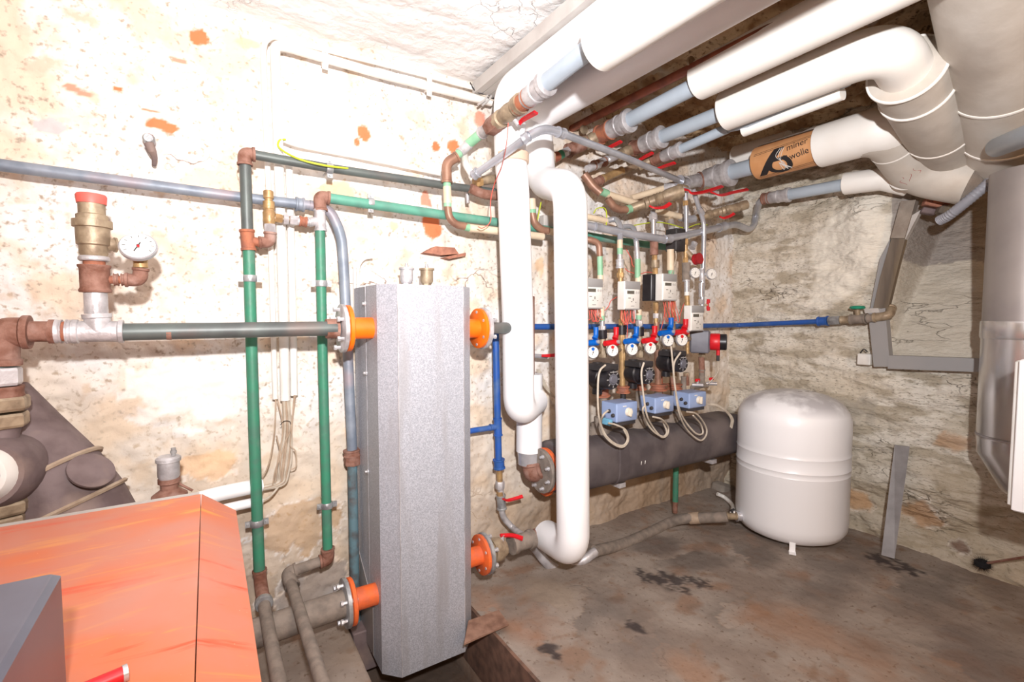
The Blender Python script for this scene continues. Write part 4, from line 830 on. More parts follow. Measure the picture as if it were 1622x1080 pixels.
rc(T, 'union', rusto, (820, 168), (838, 154), XA_, 27, 1.15); gcoup(T, (833, 158), (868, 130), XA_, 35); run(T, 'grey_pipe', pvc, [(856, 139), (945, 68)], XA_, 30)
e1 = XP(948, 72, XA_); e2 = V((XA_, -1.9, e1.z+.0))
MB().tube([e1+V((.008, 0, .006)), V((XA_+.008, -1.9, e1.z+.008))], .075, 32).build('insulation', cream, T)
# brown pipe
T = thing('ceiling_pipe', 'thin brown painted pipe running under the dark ceiling', 'pipe', XP(1000, 160, 1.6))
pz = XP(1000, 159, 1.6).z; MB().tube([V((1.6, .05, pz+.01)), V((1.6, -1.9, pz))], .018, 16).build('pipe', brownpipe, T)
for a in (925, 1095): 
    q = XP(a, 207-(a-922)*.624, 1.6); MB().lathe(q, Y_, [(-.004, .019), (-.004, .022), (.004, .022), (.004, .019)]).build('joint', brassd, T)
def valve(X, a, b_, lab, lv, wpx=22):
    T = thing('ball_valve', lab, 'valve', XP(*a, X), 'ceiling ball valves'); p, q = XQ(*a, X), XQ(*b_, X); d = q-p; l = d.length; k = wpx/2*mpp(p)
    MB().lathe(p, d, [(0, k), (l*.2, k), (l*.22, k*.75), (l*.3, k*.95), (l*.55, k), (l*.74, k*.9), (l*.76, k*.75), (l*.78, k), (l, k)], 18).build('valve_body', brassd, T)
    c = (p+q)/2; e = V((.01, -.02, -.04)); MB().tube([c, c+e], .008, 10).build('stem', galv, T)
    if lv: lever(T, [c+e]+[XP(x, y, X+.01) for x, y in lv], .015)
    return T
# run b
X = 1.645
T = thing('supply_pipe', 'ceiling pipe with grey tube and long white insulation, second from the top', 'pipe', XP(985, 195, X))
run(T, 'pipe', brownpipe, [(868, 257), (884, 247)], X, 15); run(T, 'green_tape', green, [(883, 248), (890, 244)], X, 14); rc(T, 'nut', chrome, (890, 244), (900, 239), X, 15, 1, 1); rc(T, 'union', rust, (900, 239), (928, 226), X, 20)
rc(T, 'union', rusto, (950, 214), (968, 205), X, 27, 1.15); gcoup(T, (966, 206), (999, 190), X, 32); run(T, 'grey_pipe', pvc, [(992, 193), (1115, 129)], X, 25)
e1 = XP(1108, 127, X+.01); MB().tube([e1-Y_*.03, e1+V((.0, -1.25, .01))], .0, 8) if 0 else None
MB().tube([e1+Y_*.0, V((X-.01, -1.95, e1.z+.015))], .073, 32).build('insulation', cream, T)
pipe(T, 'drop', copper, WP([(866, 258, .1), (846, 268, .12), (842, 290, .12)], .12), 13, .05); pipe(T, 'drop', beigep, WP([(842, 315), (843, 332)], .13), 13); pipe(T, 'drop', lg, WP([(843, 330), (843, 338)], .13), 12.5)
pipe(T, 'drop', copper, WP([(843, 336), (846, 354), (858, 364), (868, 366)], .13), 12, .06); pipe(T, 'pipe', beigep, WP([(866, 366), (905, 372)], .13), 11)
valve(X, (926, 228), (952, 213), 'ball valve with red lever on the second ceiling pipe', [(958, 236), (970, 231), (984, 224)], 22)
# run c
X = 1.91
T = thing('supply_pipe', 'third ceiling pipe whose fat white insulation bends right into the wall recess', 'pipe', XP(1033, 222, X))
rc(T, 'union', rust, (1003, 235), (1019, 229), X, 22, 1.15); gcoup(T, (1018, 229), (1050, 216), X, 30); run(T, 'grey_pipe', pvc, [(1042, 219), (1155, 174)], X, 22)
rc(T, 'union', rust, (940, 262), (958, 256), X, 14); rc(T, 'nut', chrome, (941, 262), (962, 254), X, 14); run(T, 'pipe', galv, [(930, 268), (985, 243)], X, 12)
c0 = XP(1150, 176, X); zc = c0.z
cB = XP(1412, 72, X); zc2 = cB.z
de = R(1530, 296, -.02)
bend = V((1.93, -1.21, 2.045)); 
MB().tube(rp([c0, bend, V((2.4, -1.17, 1.95)), V((2.96, -1.10, 1.845))], .12, 10), .080, 36).build('insulation', cream, T)
valve(X, (980, 246), (1004, 235), 'ball valve with red lever on the third ceiling pipe', [(1012, 253), (1022, 248), (1034, 242)], 18)
# fat sleeve around the bent part
a, b_ = V((2.0, -1.21, 2.03)), V((2.92, -1.12, 1.85)); d = (b_-a).normalized(); 
T = thing('insulated_duct', 'wide dusty insulated duct between the two bent pipes at upper right', 'duct', a)
MB().tube([a+d*.10, a+d*.55, a+d*.85], [.112, .118, .108], 40).build('insulation', dirtyins, T)
for s in (.101, .24, .60): MB().lathe(a+d*s, d, [(0, .10), (0, .119), (.005, .1205), (.008, .119), (.008, .10)], 40).build('edge_strip', cream, T)
# run d (thin)
X = 2.0
T = thing('supply_pipe', 'thin fourth ceiling pipe with slim white insulation', 'pipe', XP(1065, 240, X))
rc(T, 'union', rust, (1035, 254), (1050, 247), X, 16, 1.15); gcoup(T, (1050, 248), (1080, 236), X, 21); run(T, 'grey_pipe', pvc, [(1074, 238), (1153, 203)], X, 15)
q = XP(1150, 204, X); MB().tube([XP(1178, 207, X+.02), XP(1335, 147, X+.02)], .026, 20).build('insulation', cream, T)
MB().tube([XP(1150, 204, X), XP(1185, 196, X), XP(1345, 128, X)], .018, 14).build('inner_pipe', pvc, T)
rc(T, 'nut', brass, (955, 283), (985, 270), X, 12); run(T, 'pipe', brassd, [(940, 290), (1020, 258)], X, 10); rc(T, 'elbow_fitting', rust, (938, 291), (952, 285), X, 14)
valve(X, (1012, 263), (1036, 253), 'ball valve with red lever on the thin fourth ceiling pipe', [(1045, 266), (1056, 262), (1069, 258)], 15)
# run e (mineral wool)
X = 2.5
T = thing('supply_pipe', 'ceiling pipe wrapped in orange mineral wool paper and bending into the wall recess', 'pipe', XP(1155, 272, X))
rc(T, 'union', galv, (1085, 290), (1108, 285), X, 20, 1.1); rc(T, 'union', rust, (1108, 286), (1120, 283), X, 25, 1.1); gcoup(T, (1118, 284), (1160, 273), X, 36); run(T, 'grey_pipe', pvc, [(1150, 275), (1215, 258)], X, 25)
pA = XP(1202, 259, X); pB = XP(1304, 231, X); d = (pB-pA).normalized(); rw = 26*mpp(XP(1250, 247, X))
bend = XP(1400, 204, X); 
MB().tube([pA, pB+d*.02], rw, 40).build('mineral_wool_wrap', paper, T)
K2 = XP(1450, 276, 2.80); K3 = XP(1538, 290, 2.84)
MB().tube(rp([pB-d*.004, bend, K2, K3], .12, 10), rw*1.15, 40).build('insulation', dirtyins, T)
MB().tube(rp([pB-d*.01, bend, bend+V((.10, .0, -.03))], .1, 10)[:14], rw*1.17, 40).build('elbow_shell', cream, T)
MB().lathe(K3.lerp(K2, .12), K3-K2, [(0, rw*.8), (.01, rw*1.1), (.03, rw*1.0), (.06, rw*.7), (.07, rw*.3)], 30).build('torn_end', concrete, T)
for s in (.33, .93):
    q = bend.lerp(K2, s); dd = (K2-bend).normalized()
    MB().lathe(q, dd, [(0, rw*1.0), (0, rw*1.17), (.004, rw*1.18), (.006, rw*1.17), (.006, rw*1.0)], 40).build('edge_strip', cream, T)
run(T, 'insulation', cream, [(1166, 249), (1250, 226)], 2.66, 36)
M = MB()
for k in range(9):   # loose plastic film above the wrap
    q = pA.lerp(pB, k/8.)+Z_*(rw*.75)+V((-.03, 0, 0)); M.v += [q+V((-.03+.01*fr(k, 1, 1, 3), 0, .01)), q+V((.02, 0, .035+.02*fr(k, 2, 1, 3))), q+V((.05, 0, .01))]
for k in range(8): M.f += [(k*3, k*3+1, k*3+4, k*3+3), (k*3+1, k*3+2, k*3+5, k*3+4)]
M.build('plastic_film', whitepl, T)
# print on the wrap
ue = (CP-(pA+pB)/2); ue = (ue-d*ue.dot(d)).normalized(); ve = d.cross(ue).normalized()
if ve.z < 0: ve = -ve
def cyl(u_, v_, lift=.0022):   # u along the pipe from pA, v around (metres of arc), 0 faces the camera
    a = v_/rw; return pA+d*u_+(ue*math.cos(a)+ve*math.sin(a))*(rw+lift)
LN = (pB-pA).length; 
def patch(name, poly, m, n=10, lift=.0008):   # poly quad in (u, v)
    M = MB(); a, b_, c_, e = [V((x, y, 0)) for x, y in poly]
    for j in range(n+1):
        for i in range(n+1):
            s, t = i/n, j/n; q = a.lerp(b_, s).lerp(e.lerp(c_, s), t); M.v.append(cyl(q.x, q.y, lift))
    M.f = [(j*(n+1)+i, j*(n+1)+i+1, (j+1)*(n+1)+i+1, (j+1)*(n+1)+i) for j in range(n) for i in range(n)]
    return M.build(name, m, T)
def lbl(txt, size, u0, v0, m, f=cyl, P=None, ang=0, nm='lettering'):
    cu = bpy.data.curves.new('t', 'FONT'); cu.body = txt; cu.size = size; o = bpy.data.objects.new('t', cu); COL.objects.link(o)
    bpy.context.view_layer.update(); me = bpy.data.meshes.new_from_object(o.evaluated_get(bpy.context.evaluated_depsgraph_get())); bpy.data.objects.remove(o)
    M = MB(); ca, sa = math.cos(ang), math.sin(ang)
    M.v = [f(u0+v.co.x*ca-v.co.y*sa, v0+v.co.x*sa+v.co.y*ca) for v in me.vertices]; M.f = [tuple(p.vertices) for p in me.polygons]
    return M.build(nm, m, P or T, sm=False)
# pipe axis runs towards the camera to the right in the picture; letters read along it
s_ = .34*LN
fs = .36*LN/2.75; lbl('miner', fs, LN*.60, .022, ink, ang=.12); lbl('wolle', fs, LN*.64, -.022, ink, ang=.12)
for v0 in (.062, .070, -.062, -.072): patch('printed_line', ((.02, v0-.001-.02), (LN, v0-.001), (LN, v0+.001), (.02, v0+.001-.02)), ink)
patch('printed_logo', ((LN*.08, -.075), (LN*.20, -.075), (LN*.56, .05), (LN*.40, .05)), ink); 
M = MB()
for k in range(25):
    a = math.pi*(-.15+1.5*k/24); 
    for rr in (.028, .048): M.v.append(cyl(LN*.46-math.cos(a)*rr*1.3, -.035+math.sin(a)*rr*-1.0, .001))
M.f = [(2*k, 2*k+1, 2*k+3, 2*k+2) for k in range(24)]; M.build('printed_arc', ink, T)
patch('printed_bar', ((LN*.30, -.012), (LN*.60, -.012), (LN*.60, .004), (LN*.30, .004)), ink)
for k in range(3): MB().tube(smooth([cyl(LN*(.50+.03*k), .045, .004), cyl(LN*(.44+.04*k), .01, .006), cyl(LN*(.55-.02*k), -.03, .006), cyl(LN*.50+.02*k, -.062, .006), cyl(LN*.47, -.02, .006)]), .0011, 6).build('string', whitepl, T)
# red scribble on the sloping part
pq = bend+V((.02, 0, 0)); pr = K2; d3 = (pr-pq).normalized(); u3 = (CP-(pq+pr)/2); u3 = (u3-d3*u3.dot(d3)).normalized(); v3 = u3.cross(d3).normalized()*-1
def cyl3(a_, b_): t = b_/(rw*1.15); return pq+d3*a_+(u3*math.cos(t)+v3*math.sin(t))*(rw*1.15+.002)
redink = mm('faded_red_ink', (176, 84, 84), rough=.7)
for k in range(3): MB().tube(smooth([cyl3(.12+.02*j+.012*k, .05-.03*k+.012*math.sin(j*2.3+k)) for j in range(9)], 4), .0012, 5).build('handwriting', redink, T)
MB().tube(smooth([cyl3(.09, .05), cyl3(.10, .03), cyl3(.13, .02), cyl3(.12, .05), cyl3(.09, .04)], 4), .003, 5).build('stamp', redink, T)
# run f (lowest) and steel pipe
X = 2.8
T = thing('supply_pipe', 'lowest grey ceiling pipe ending in a short cream insulated piece', 'pipe', XP(1230, 312, X))
gcoup(T, (1216, 314), (1252, 308), X, 20); run(T, 'grey_pipe', pvc, [(1246, 309), (1345, 291)], X, 18); rc(T, 'union', rust, (1209, 315), (1220, 313), X, 17)
p = XP(1340, 291, X); MB().tube([p, XP(1400, 283, X), XP(1440, 296, 2.86)], [.055, .056, .045], 28).build('insulation', cream, T)
pipe(T, 'steel_bend', steelpipe, [XP(1214, 314, X), XP(1203, 320, X), W(1197, 340, .13), W(1195, 356, .14), W(1187, 364, .16), W(1166, 355, .18), W(1140, 360, .2)], 10, .04)
pipe(T, 'steel_pipe', steelpipe, WP([(1145, 359, .2), (1075, 375, .27), (1052, 379, .29), (1000, 371, .27), (925, 356, .2), (880, 349, .15)], .25), 12, .03)
for a, b_, g_ in (((1052, 379), (1062, 378), .29), ((942, 359), (952, 361), .225), ((1138, 361), (1148, 358), .2)): coup(T, 'press_sleeve', steelpipe, W(*a, g_), W(*b_, g_), 13.5, 1.05)
# steel link pipe from first to last run
T = thing('link_pipe', 'bright steel pipe with an elbow crossing in front of both white pipes below the ceiling', 'pipe', W(860, 210, .42))
P = WP([(749, 279, .2), (800, 243, .32), (838, 215, .42), (862, 203, .44), (890, 211, .44), (980, 245, .36), (1086, 290, .2)], .4)
MB().tube(rp(P, .05), .0145, 20).build('pipe', steelpipe, T)
for a, b_ in (((828, 222, .40), (838, 215, .42)), ((883, 209, .44), (893, 212, .43)), ((1076, 286, .215), (1086, 290, .2)), ((750, 278, .2), (757, 273, .22))): coup(T, 'press_sleeve', steelpipe, W(*a), W(*b_), 16, 1.08)
MB().tube(rp(P[2:5], .05), .0165, 20).build('elbow', steelpipe, T)
# horizontal stub valves near the corner
T = thing('stub_valve', 'larger ribbed rusty valve stub with red lever, below the steel link pipe', 'valve', W(1040, 315, .2))
pipe(T, 'pipe', copper, WP([(925, 276, .10), (940, 296, .12), (952, 306, .14)], .12), 14, .05); pipe(T, 'green_tape', lg, WP([(952, 303, .14), (962, 307, .14)], .14), 12); pipe(T, 'pipe', beigep, WP([(960, 307, .14), (1010, 323, .14)], .14), 11)
pipe(T, 'pipe', copper, WP([(962, 314, .14), (975, 332, .15), (998, 332, .17)], .15), 12, .04); pipe(T, 'green_tape', lg, WP([(993, 332, .17), (1001, 330, .17)], .14), 13)
M = MB(); a, b_ = W(1000, 330, .17), W(1082, 302, .34); d = b_-a; l = d.length; k = 8.5*mpp(a)
M.lathe(a, d, [(0, k*.8), (l*.25, k*.85), (l*.27, k*1.15), (l*.33, k*1.15), (l*.35, k*.9), (l*.45, k), (l*.47, k*1.2), (l*.5, k), (l*.53, k*1.2), (l*.56, k), (l*.59, k*1.2), (l*.62, k), (l*.7, k*1.25), (l*.86, k*1.3), (l, k*1.1)], 18).build('valve_body', brassd, T)
lever(T, [W(1029, 326, .26), W(1037, 329, .28), W(1052, 328, .3), W(1062, 322, .31)], .016)
T = thing('stub_valve', 'ribbed rusty valve stub with red lever nearer the right wall', 'valve', W(1140, 335, .2))
pipe(T, 'pipe', beigep, WP([(1035, 333, .12), (1082, 344, .14)], .14), 10); pipe(T, 'elbow', steelpipe, WP([(1078, 344, .14), (1092, 348, .15), (1105, 345, .17)], .15), 12, .03)
M = MB(); a, b_ = W(1102, 346, .17), W(1183, 324, .32); d = b_-a; l = d.length; k = 6.5*mpp(a)
M.lathe(a, d, [(0, k*.9), (l*.22, k*.9), (l*.24, k*1.2), (l*.3, k*1.2), (l*.32, k*.9), (l*.4, k*1.1), (l*.43, k*.95), (l*.47, k*1.15), (l*.5, k*.95), (l*.54, k*1.15), (l*.58, k*.95), (l*.62, k*1.15), (l*.7, k), (l*.84, k*1.1), (l*.85, k*.8), (l*.88, k*1.15), (l, k*1.1)], 18).build('valve_body', brassd, T)
lever(T, [W(1140, 343, .26), W(1147, 345, .27), W(1157, 342, .28), W(1163, 338, .29)], .014)
for lb, P in (('long bright red lever under the steel pipe joint in the corner', [(1082, 300), (1090, 301), (1096, 306), (1115, 304), (1144, 295)]), ('red lever pointing right, farthest right of all levers', [(1126, 304), (1142, 309), (1160, 305), (1184, 300)]), ('short red lever behind the thin fourth ceiling pipe', [(1044, 266), (1056, 262), (1068, 259)])):
    if P[0][0] == 1044: continue
    Tl = thing('ball_valve', lb, 'valve', W(*P[0], .28)); lever(Tl, WP(P, .3), .015); q = W(P[0][0]+2, P[0][1]+1, .27); MB().tube([q+V((0, .03, .02)), q-V((0, .035, .01))], .010, 12).build('valve_body', galv, Tl); MB().tube([q+V((-.01, .03, .02)), q+V((.05, .03, .02))], .018, 12).build('body_tube', brassd, Tl)
T = thing('drop_pipe', 'thin steel pipe dropping from the corner valve to the brass riser', 'pipe', W(1086, 340, .22))
pipe(T, 'pipe', steelpipe, WP([(1086, 304), (1087, 346), (1087, 375), (1086, 392)], .25), 7); coup(T, 'nut', brass, W(1086, 318, .25), W(1086, 326, .25), 9, 1, 1); coup(T, 'nut', brass, W(1086, 378, .25), W(1086, 388, .25), 9, 1, 1)
T = thing('drop_pipe', 'thin steel pipe slanting to the galvanised rightmost riser', 'pipe', W(1105, 330, .24))
pipe(T, 'pipe', steelpipe, WP([(1098, 300), (1108, 332), (1115, 352), (1115, 376)], .26), 7, .05); coup(T, 'nut', chrome, W(1107, 330, .26), W(1113, 340, .26), 10, 1, 1)
T = thing('connection_pipe', 'beige pipe with steel elbow feeding the second riser', 'pipe', W(950, 345, .14))
pipe(T, 'pipe', beigep, WP([(922, 342), (962, 350)], .16), 10); pipe(T, 'elbow', steelpipe, WP([(960, 350, .16), (975, 346, .18), (983, 356, .24), (982, 384, .27)], .2), 9, .04)
T = thing('connection_pipe', 'steel elbow feeding the green taped riser', 'pipe', W(1000, 360, .2))
pipe(T, 'elbow', steelpipe, WP([(975, 362, .12), (992, 358, .18), (1004, 360, .23), (1008, 386, .27)], .2), 8, .04)
T = thing('connection_pipe', 'steel coupling above the brown capped riser', 'pipe', W(1036, 345, .2)); pipe(T, 'pipe', steelpipe, WP([(1034, 334, .2), (1036, 380, .27)], .2), 8); coup(T, 'nut', galv, W(1035, 340, .22), W(1035, 350, .23), 14, 1, 1)
T = thing('wall_pipe_cluster', 'white and galvanised pipe fittings on the wall behind the steel pipe in the corner', 'pipe', W(1055, 300, .1)); T.name = 'wall_pipe'
pipe(T, 'pipe', beigep, WP([(1000, 314, .05), (1055, 297, .12)], .1), 10); coup(T, 'union', galv, W(1054, 298, .12), W(1080, 291, .2), 14, 1.1)
pipe(T, 'pipe', galv, WP([(1062, 345, .1), (1064, 365, .2)], .1), 10); coup(T, 'nut', brassd, W(1060, 343, .12), W(1062, 352, .12), 14, 1, 1)
T = thing('isolator_box', 'black isolator box above the beige riser', 'box', W(1070, 380, .25)); MB().box(W(1070, 381, .24), .075, .115, .07, (X_, Z_, Y_), bev=.006).build('housing', black, T); MB().box(W(1070, 379, .277), .078, .01, .01, (X_, Z_, Y_)).build('seam', blackm, T); wire(T, 'cable', cable, WP([(1070, 396, .26), (1071, 408, .27), (1067, 425, .28), (1064, 435, .29)], .26), .003)
tag(MB().box(W(866, 352, .04), .06, .06, .04, (X_, Z_, Y_), bev=.004).build('junction_box', lgrey, None), 'small grey junction box on the wall between the two white pipes', 'junction box')
T = thing('valve_cluster', 'bronze fittings behind the front white pipe beside the upper green pipe', 'valve', W(768, 290, .1)); T.name = 'bronze_valve'
pipe(T, 'pipe', brassd, WP([(757, 287, .12), (790, 283, .12)], .12), 14); coup(T, 'nut', brass, W(752, 289, .12), W(762, 287, .12), 18, 1, 1); pipe(T, 'pipe', rust, WP([(745, 298, .12), (765, 308, .12), (790, 310, .12)], .12), 15, .03); pipe(T, 'pipe', galv, WP([(740, 300, .06), (741, 322, .06)], .06), 6)
T = thing('cable_bundle', 'dark cables between the white conduits and the ceiling trunking', 'cables', W(765, 140, .05))
for k in range(4): wire(T, 'cable', (black, cable, ink, cable)[k], WP([(745+k*4, 131-k, .02), (752+k*5, 143+k*2, .04), (766+k*5, 150+k*3, .05), (780+k*3, 158-k*2, .03)], .04), .003+.001*(k % 2))
for k in range(2): wire(T, 'cable', lgrey, WP([(757+7*k, 166+k, .05), (768+6*k, 158, .05), (775+6*k, 145+k*3, .05), (785+k*4, 138, .05)], .04), .005)
# ================= right side =================
T = thing('insulated_duct', 'largest dusty insulated duct in the upper right corner', 'duct', (2.2, -1.4, 2.1))
a = V((1.60, -1.52, 2.25)); b_ = V((2.93, -1.30, 1.83)); d = (b_-a).normalized()
MB().tube([a, b_], .155, 48).build('insulation', dirtyins, T); 
for s in (.86, 1.16): MB().lathe(a+d*s, d, [(0, .150), (0, .158), (.007, .160), (.012, .158), (.012, .150)], 48).build('edge_strip', cream, T)
T = thing('supply_pipe', 'round ended blue grey pipe at the right edge below the largest duct', 'pipe', XP(1590, 228, 2.4))
p = XP(1580, 233, 2.5); q = XP(1650, 205, 2.2); dd = (p-q).normalized(); MB().lathe(q, dd, [(0, .035), ((p-q).length, .035), ((p-q).length+.02, .028), ((p-q).length+.03, .012)], 24).build('pipe', pvc, T)
T = thing('corrugated_hose', 'grey corrugated hose hanging at an angle beside the wall recess', 'hose', R(1520, 320, .1))
A = [R(1487, 350, .12), R(1505, 340, .14), R(1540, 312, .16), R(1572, 284, .15), R(1590, 262, .1)]; A = smooth(A, 14); M = MB(); M.tube(A, [.020+.0025*(i % 2) for i in range(len(A))], 16); M.build('tube', corr, T)
MB().tube([R(1572, 284, .15), R(1584, 274, .15)], .028, 12).build('plaster_lump', concrete, T)
T = thing('rubble', 'broken orange brick and stones wedged at the top of the recess', 'rubble', R(1490, 322, .05))
for x, y, sz, m_ in ((1478, 322, .05, MATS['brick_red']), (1492, 318, .045, rusto), (1500, 335, .05, wood), (1470, 335, .04, fluem), (1515, 312, .06, wood)): 
    M = MB(); c = R(x, y, .03); M.box(c, sz, sz*1.5, sz*.7, (V((.8, .6, 0)), V((-.6, .75, .3)).normalized(), V((.2, -.3, .9)).normalized()), bev=.006); M.build('stone', m_, T)
T = thing('timber_post', 'dark weathered slanting board at the left edge of the wall recess', 'board', R(1410, 420, .03))
def slab(px, th, m_, nm, T, g=.02): 
    P = [R(x, y, g) for x, y in px]; return MB().prism(P, (-th, 0, 0)).build(nm, m_, T, sm=False)
slab([(1416, 378), (1438, 378), (1422, 440), (1408, 498), (1385, 498), (1398, 440)], .03, wood, 'board', T)
slab([(1432, 320), (1456, 318), (1438, 378), (1416, 378)], .04, concrete, 'mortar', T)
slab([(1444, 345), (1455, 338), (1462, 334), (1458, 342), (1438, 380), (1434, 370)], .03, lgrey, 'cable_strip', T)
slab([(1395, 410), (1412, 378), (1400, 440), (1384, 500), (1378, 498)], .012, greypl, 'rod', T)
T = thing('cable_trunking', 'short upright grey trunking on the right wall below the dark board', 'trunking', R(1400, 540, .03))
slab([(1381, 492), (1408, 488), (1416, 580), (1390, 580)], .045, greypl, 'trunking', T); slab([(1375, 489), (1398, 488), (1400, 495), (1377, 496)], .05, lgrey, 'end_piece', T)
T = thing('cable_trunking', 'horizontal grey trunking on the right wall running to the steel flue', 'trunking', R(1480, 572, .03))
slab([(1413, 562), (1554, 567), (1590, 568), (1590, 588), (1554, 588), (1413, 583)], .05, greypl, 'trunking', T)
tag(MB().box(R(1370, 569, .02), .03, .062, .06, bev=.006).build('junction_box', whitepl, None), 'small white junction box on the right wall left of the grey trunking', 'junction box')
tag(MB().tube(smooth([R(1363, 559, .02), R(1368, 553, .03), R(1374, 557, .02)]), .003).build('cable', black, None), 'short dark cable looping above the small white junction box', 'cable')
# steel flue
T = thing('steel_flue', 'large stainless steel flue pipe at the right edge', 'flue pipe', R(1622, 600, .3))
gf = .24; fc = R(1560, 500, gf)+V((0, -.135, 0)); rf = .135
zt_, z1, z2, z3 = R(1565, 294, gf).z, R(1560, 508, gf).z, R(1560, 535, gf).z, R(1562, 690, gf).z
fc = V((XR-.24, R(1562, 500, gf).y-.125, 0))
MB().lathe(V((fc.x, fc.y, z1)), Z_, [(0, rf), (zt_+.03-z1, rf)], 48).build('upper_pipe', flued, T)
MB().lathe(V((fc.x, fc.y, z2)), Z_, [(0, rf*1.02), (.008, rf*1.035), (z1-z2-.008, rf*1.035), (z1-z2, rf*1.02)], 48).build('joint_band', stainless, T)
MB().lathe(V((fc.x, fc.y, z3)), Z_, [(0, rf*.98), (.004, rf*1.0), (z2-z3, rf)], 48).build('lower_pipe', stainless, T)
q0 = V((fc.x, fc.y, z3))
MB().tube([q0+Z_*.005, q0-Z_*.03, q0+V((.0, -.05, -.12)), q0+V((.0, -.2, -.25))], [rf, rf, rf*.98, rf*.96], 40).build('elbow', stainless, T)
MB().lathe(q0+Z_*.01, Z_, [(0, rf), (0, rf*1.02), (.006, rf*1.02), (.006, rf)], 48).build('seam', flued, T)
T = thing('wall_boiler', 'white boiler casing edge at the far right of the picture', 'boiler', (2.75, -1.6, .4))
a = XP(1600, 570, 2.12); b_ = XP(1600, 802, 2.12); hz = a.z-b_.z
MB().box((2.12+.2, a.y-.23, (a.z+b_.z)/2), .40, .44, hz, bev=.008).build('casing', whitepl, T)
MB().box((2.117-.012, a.y-.245, (a.z+b_.z)/2+.0), .025, .44, hz+.01, bev=.006).build('front_door', white, T)
MB().box((2.20, a.y-.004, a.z-.10), .03, .012, .10).build('hinge', whitepl, T)
# plank, brush, tank
T = thing('zinc_plank', 'narrow grey metal strip leaning against the right wall', 'strip', R(1410, 880, .1))
P = [R(1417, 704, .03), R(1441, 707, .03), Zz(1417, 884, .0), Zz(1396, 878, .0)]
MB().prism(P, (-.006, -.002, 0)).build('strip', plank, T, sm=False)
T = thing('chimney_brush', 'black round chimney brush with rod lying on the floor by the right wall', 'brush', Zz(1556, 897, .04))
c = XP(1556, 893, 2.87)
M = MB()
for k in range(420):
    v = V((rnd.gauss(0, 1), rnd.gauss(0, 1), rnd.gauss(0, .8))).normalized(); l = rnd.uniform(.036, .05); q = c+v*l; s = v.cross(X_).normalized()*.0009; i = len(M.v)
    M.v += [c+s, c-s, q]; M.f.append((i, i+1, i+2))
M.lathe(c-Z_*.018, Z_, [(0, .012), (.01, .028), (.026, .028), (.036, .012)], 14)
M.build('bristles', soot, T); MB().tube([c, XP(1600, 886, 2.84), XP(1650, 878, 2.8)], .005, 8).build('rod', rust, T)
T = thing('expansion_tank', 'white expansion tank standing on short legs on the floor', 'tank', (0, 0, 0))
fd = (ray(1254, 700)); fd.z = 0; fd.normalize()
dd_ = 2.52/(fd.dot(FW)); tc_ = V((CP.x, CP.y, 0))+fd*dd_; R_ = .262
T.location = tc_; T['_w'] = tuple(tc_)
def zz(y, dd): # height for a pixel row at horizontal distance along the view of the tank front
    r_ = ray(1254, y); h = math.hypot(r_.x, r_.y); return CP.z+r_.z/h*dd
zb_ = zz(868, dd_-R_*.85); zt2 = zz(617, dd_-.02); zm1 = zz(727, dd_-R_); zm2 = zz(757, dd_-R_)
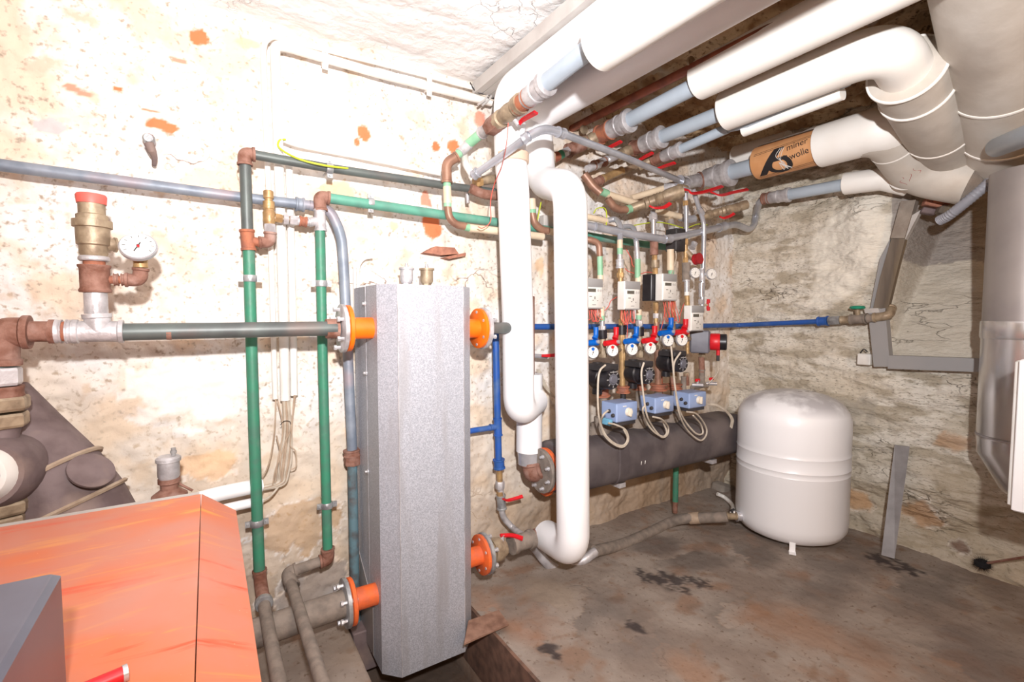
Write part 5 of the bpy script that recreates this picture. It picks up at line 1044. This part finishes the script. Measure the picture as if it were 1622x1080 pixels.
MB().lathe((tc_.x, tc_.y, 0), Z_, [(zb_-.012, .02), (zb_-.010, R_*.45), (zb_+.004, R_*.72), (zb_+.03, R_*.91), (zb_+.065, R_*.985), (zb_+.10, R_), (zm2-.012, R_), (zm2-.008, R_*1.006), (zm2-.004, R_), (zm2+.016, R_*1.002), (zm2+.020, R_*1.012), (zm2+.024, R_*1.002), (zm1-.01, R_*1.002), (zm1-.004, R_*1.010), (zm1, R_)]+[(zm1+.02, R_), (zt2-.16, R_), (zt2-.13, R_*.99), (zt2-.10, R_*.955), (zt2-.07, R_*.88), (zt2-.045, R_*.77), (zt2-.024, R_*.60), (zt2-.009, R_*.38), (zt2, R_*.12), (zt2, .02)], 64).build('shell', tankw, T)
ft = Zz(1257, 884, .0); ang0 = math.atan2(ft.y-tc_.y, ft.x-tc_.x)
for k in range(3):
    a = ang0+k*2*math.pi/3; e = V((math.cos(a), math.sin(a), 0)); c = tc_+e*(R_*.90)
    MB().box(c+Z_*(-.012+zb_/2+.04), .026, .012, zb_+.10, (e.cross(Z_), e, Z_)).box(c-Z_*.008+e*.012, .03, .035, .006, (e.cross(Z_), e, Z_)).build('leg', white, T)
M = MB()
for k in range(4): M.box(tc_+V((-.05+.028*k, -.06-.02*k, zt2+.0005)), .02, .003, .001, (V((.8, -.6, 0)), V((.6, .8, 0)), Z_))
M.build('printing', ink, T)
T = thing('tank_valve', 'brass valve with grey collar on the left side of the expansion tank', 'valve', XP(1170, 819, tc_.x-R_))
d = V((-.86, .5, 0)).normalized(); sd = tc_+V((0, 0, zz(822, dd_-.1)+.0))+V((-RT.x*R_*.97, -RT.y*R_*.97, 0)); sd.z = .16+.0; 
sd.z = CP.z+(ray(1180, 818).z/math.hypot(ray(1180, 818).x, ray(1180, 818).y))*math.hypot(sd.x-CP.x, sd.y-CP.y)
d = -RT
coup(T, 'collar', chrome, sd-d*.01, sd+d*.03, 15, 1.1); coup(T, 'valve_body', brassd, sd+d*.03, sd+d*.085, 11, 1.2); MB().tube([sd+d*.05, sd+d*.05+Z_*.03], .006, 8).box(sd+d*.05+Z_*.032, .03, .008, .01).build('handle', black, T)
tag(MB().tube(smooth([sd+d*.05+Z_*.02, W(1160, 800, .25), W(1148, 788, .15), W(1136, 782, .12)]), .012, 12).build('pipe_insulation', MATS['cream_insulation'], None), 'pale bent pipe lagging on the wall left of the tank valve', 'pipe')
tag(MB().box(W(1150, 778, .02), .22, .10, .10, (V((.9, 0, -.35)).normalized(), Y_, V((.35, 0, .9)).normalized()), bev=.03).build('stone', concrete, None), 'grey cement lump at the wall foot behind the expansion tank', 'stone')
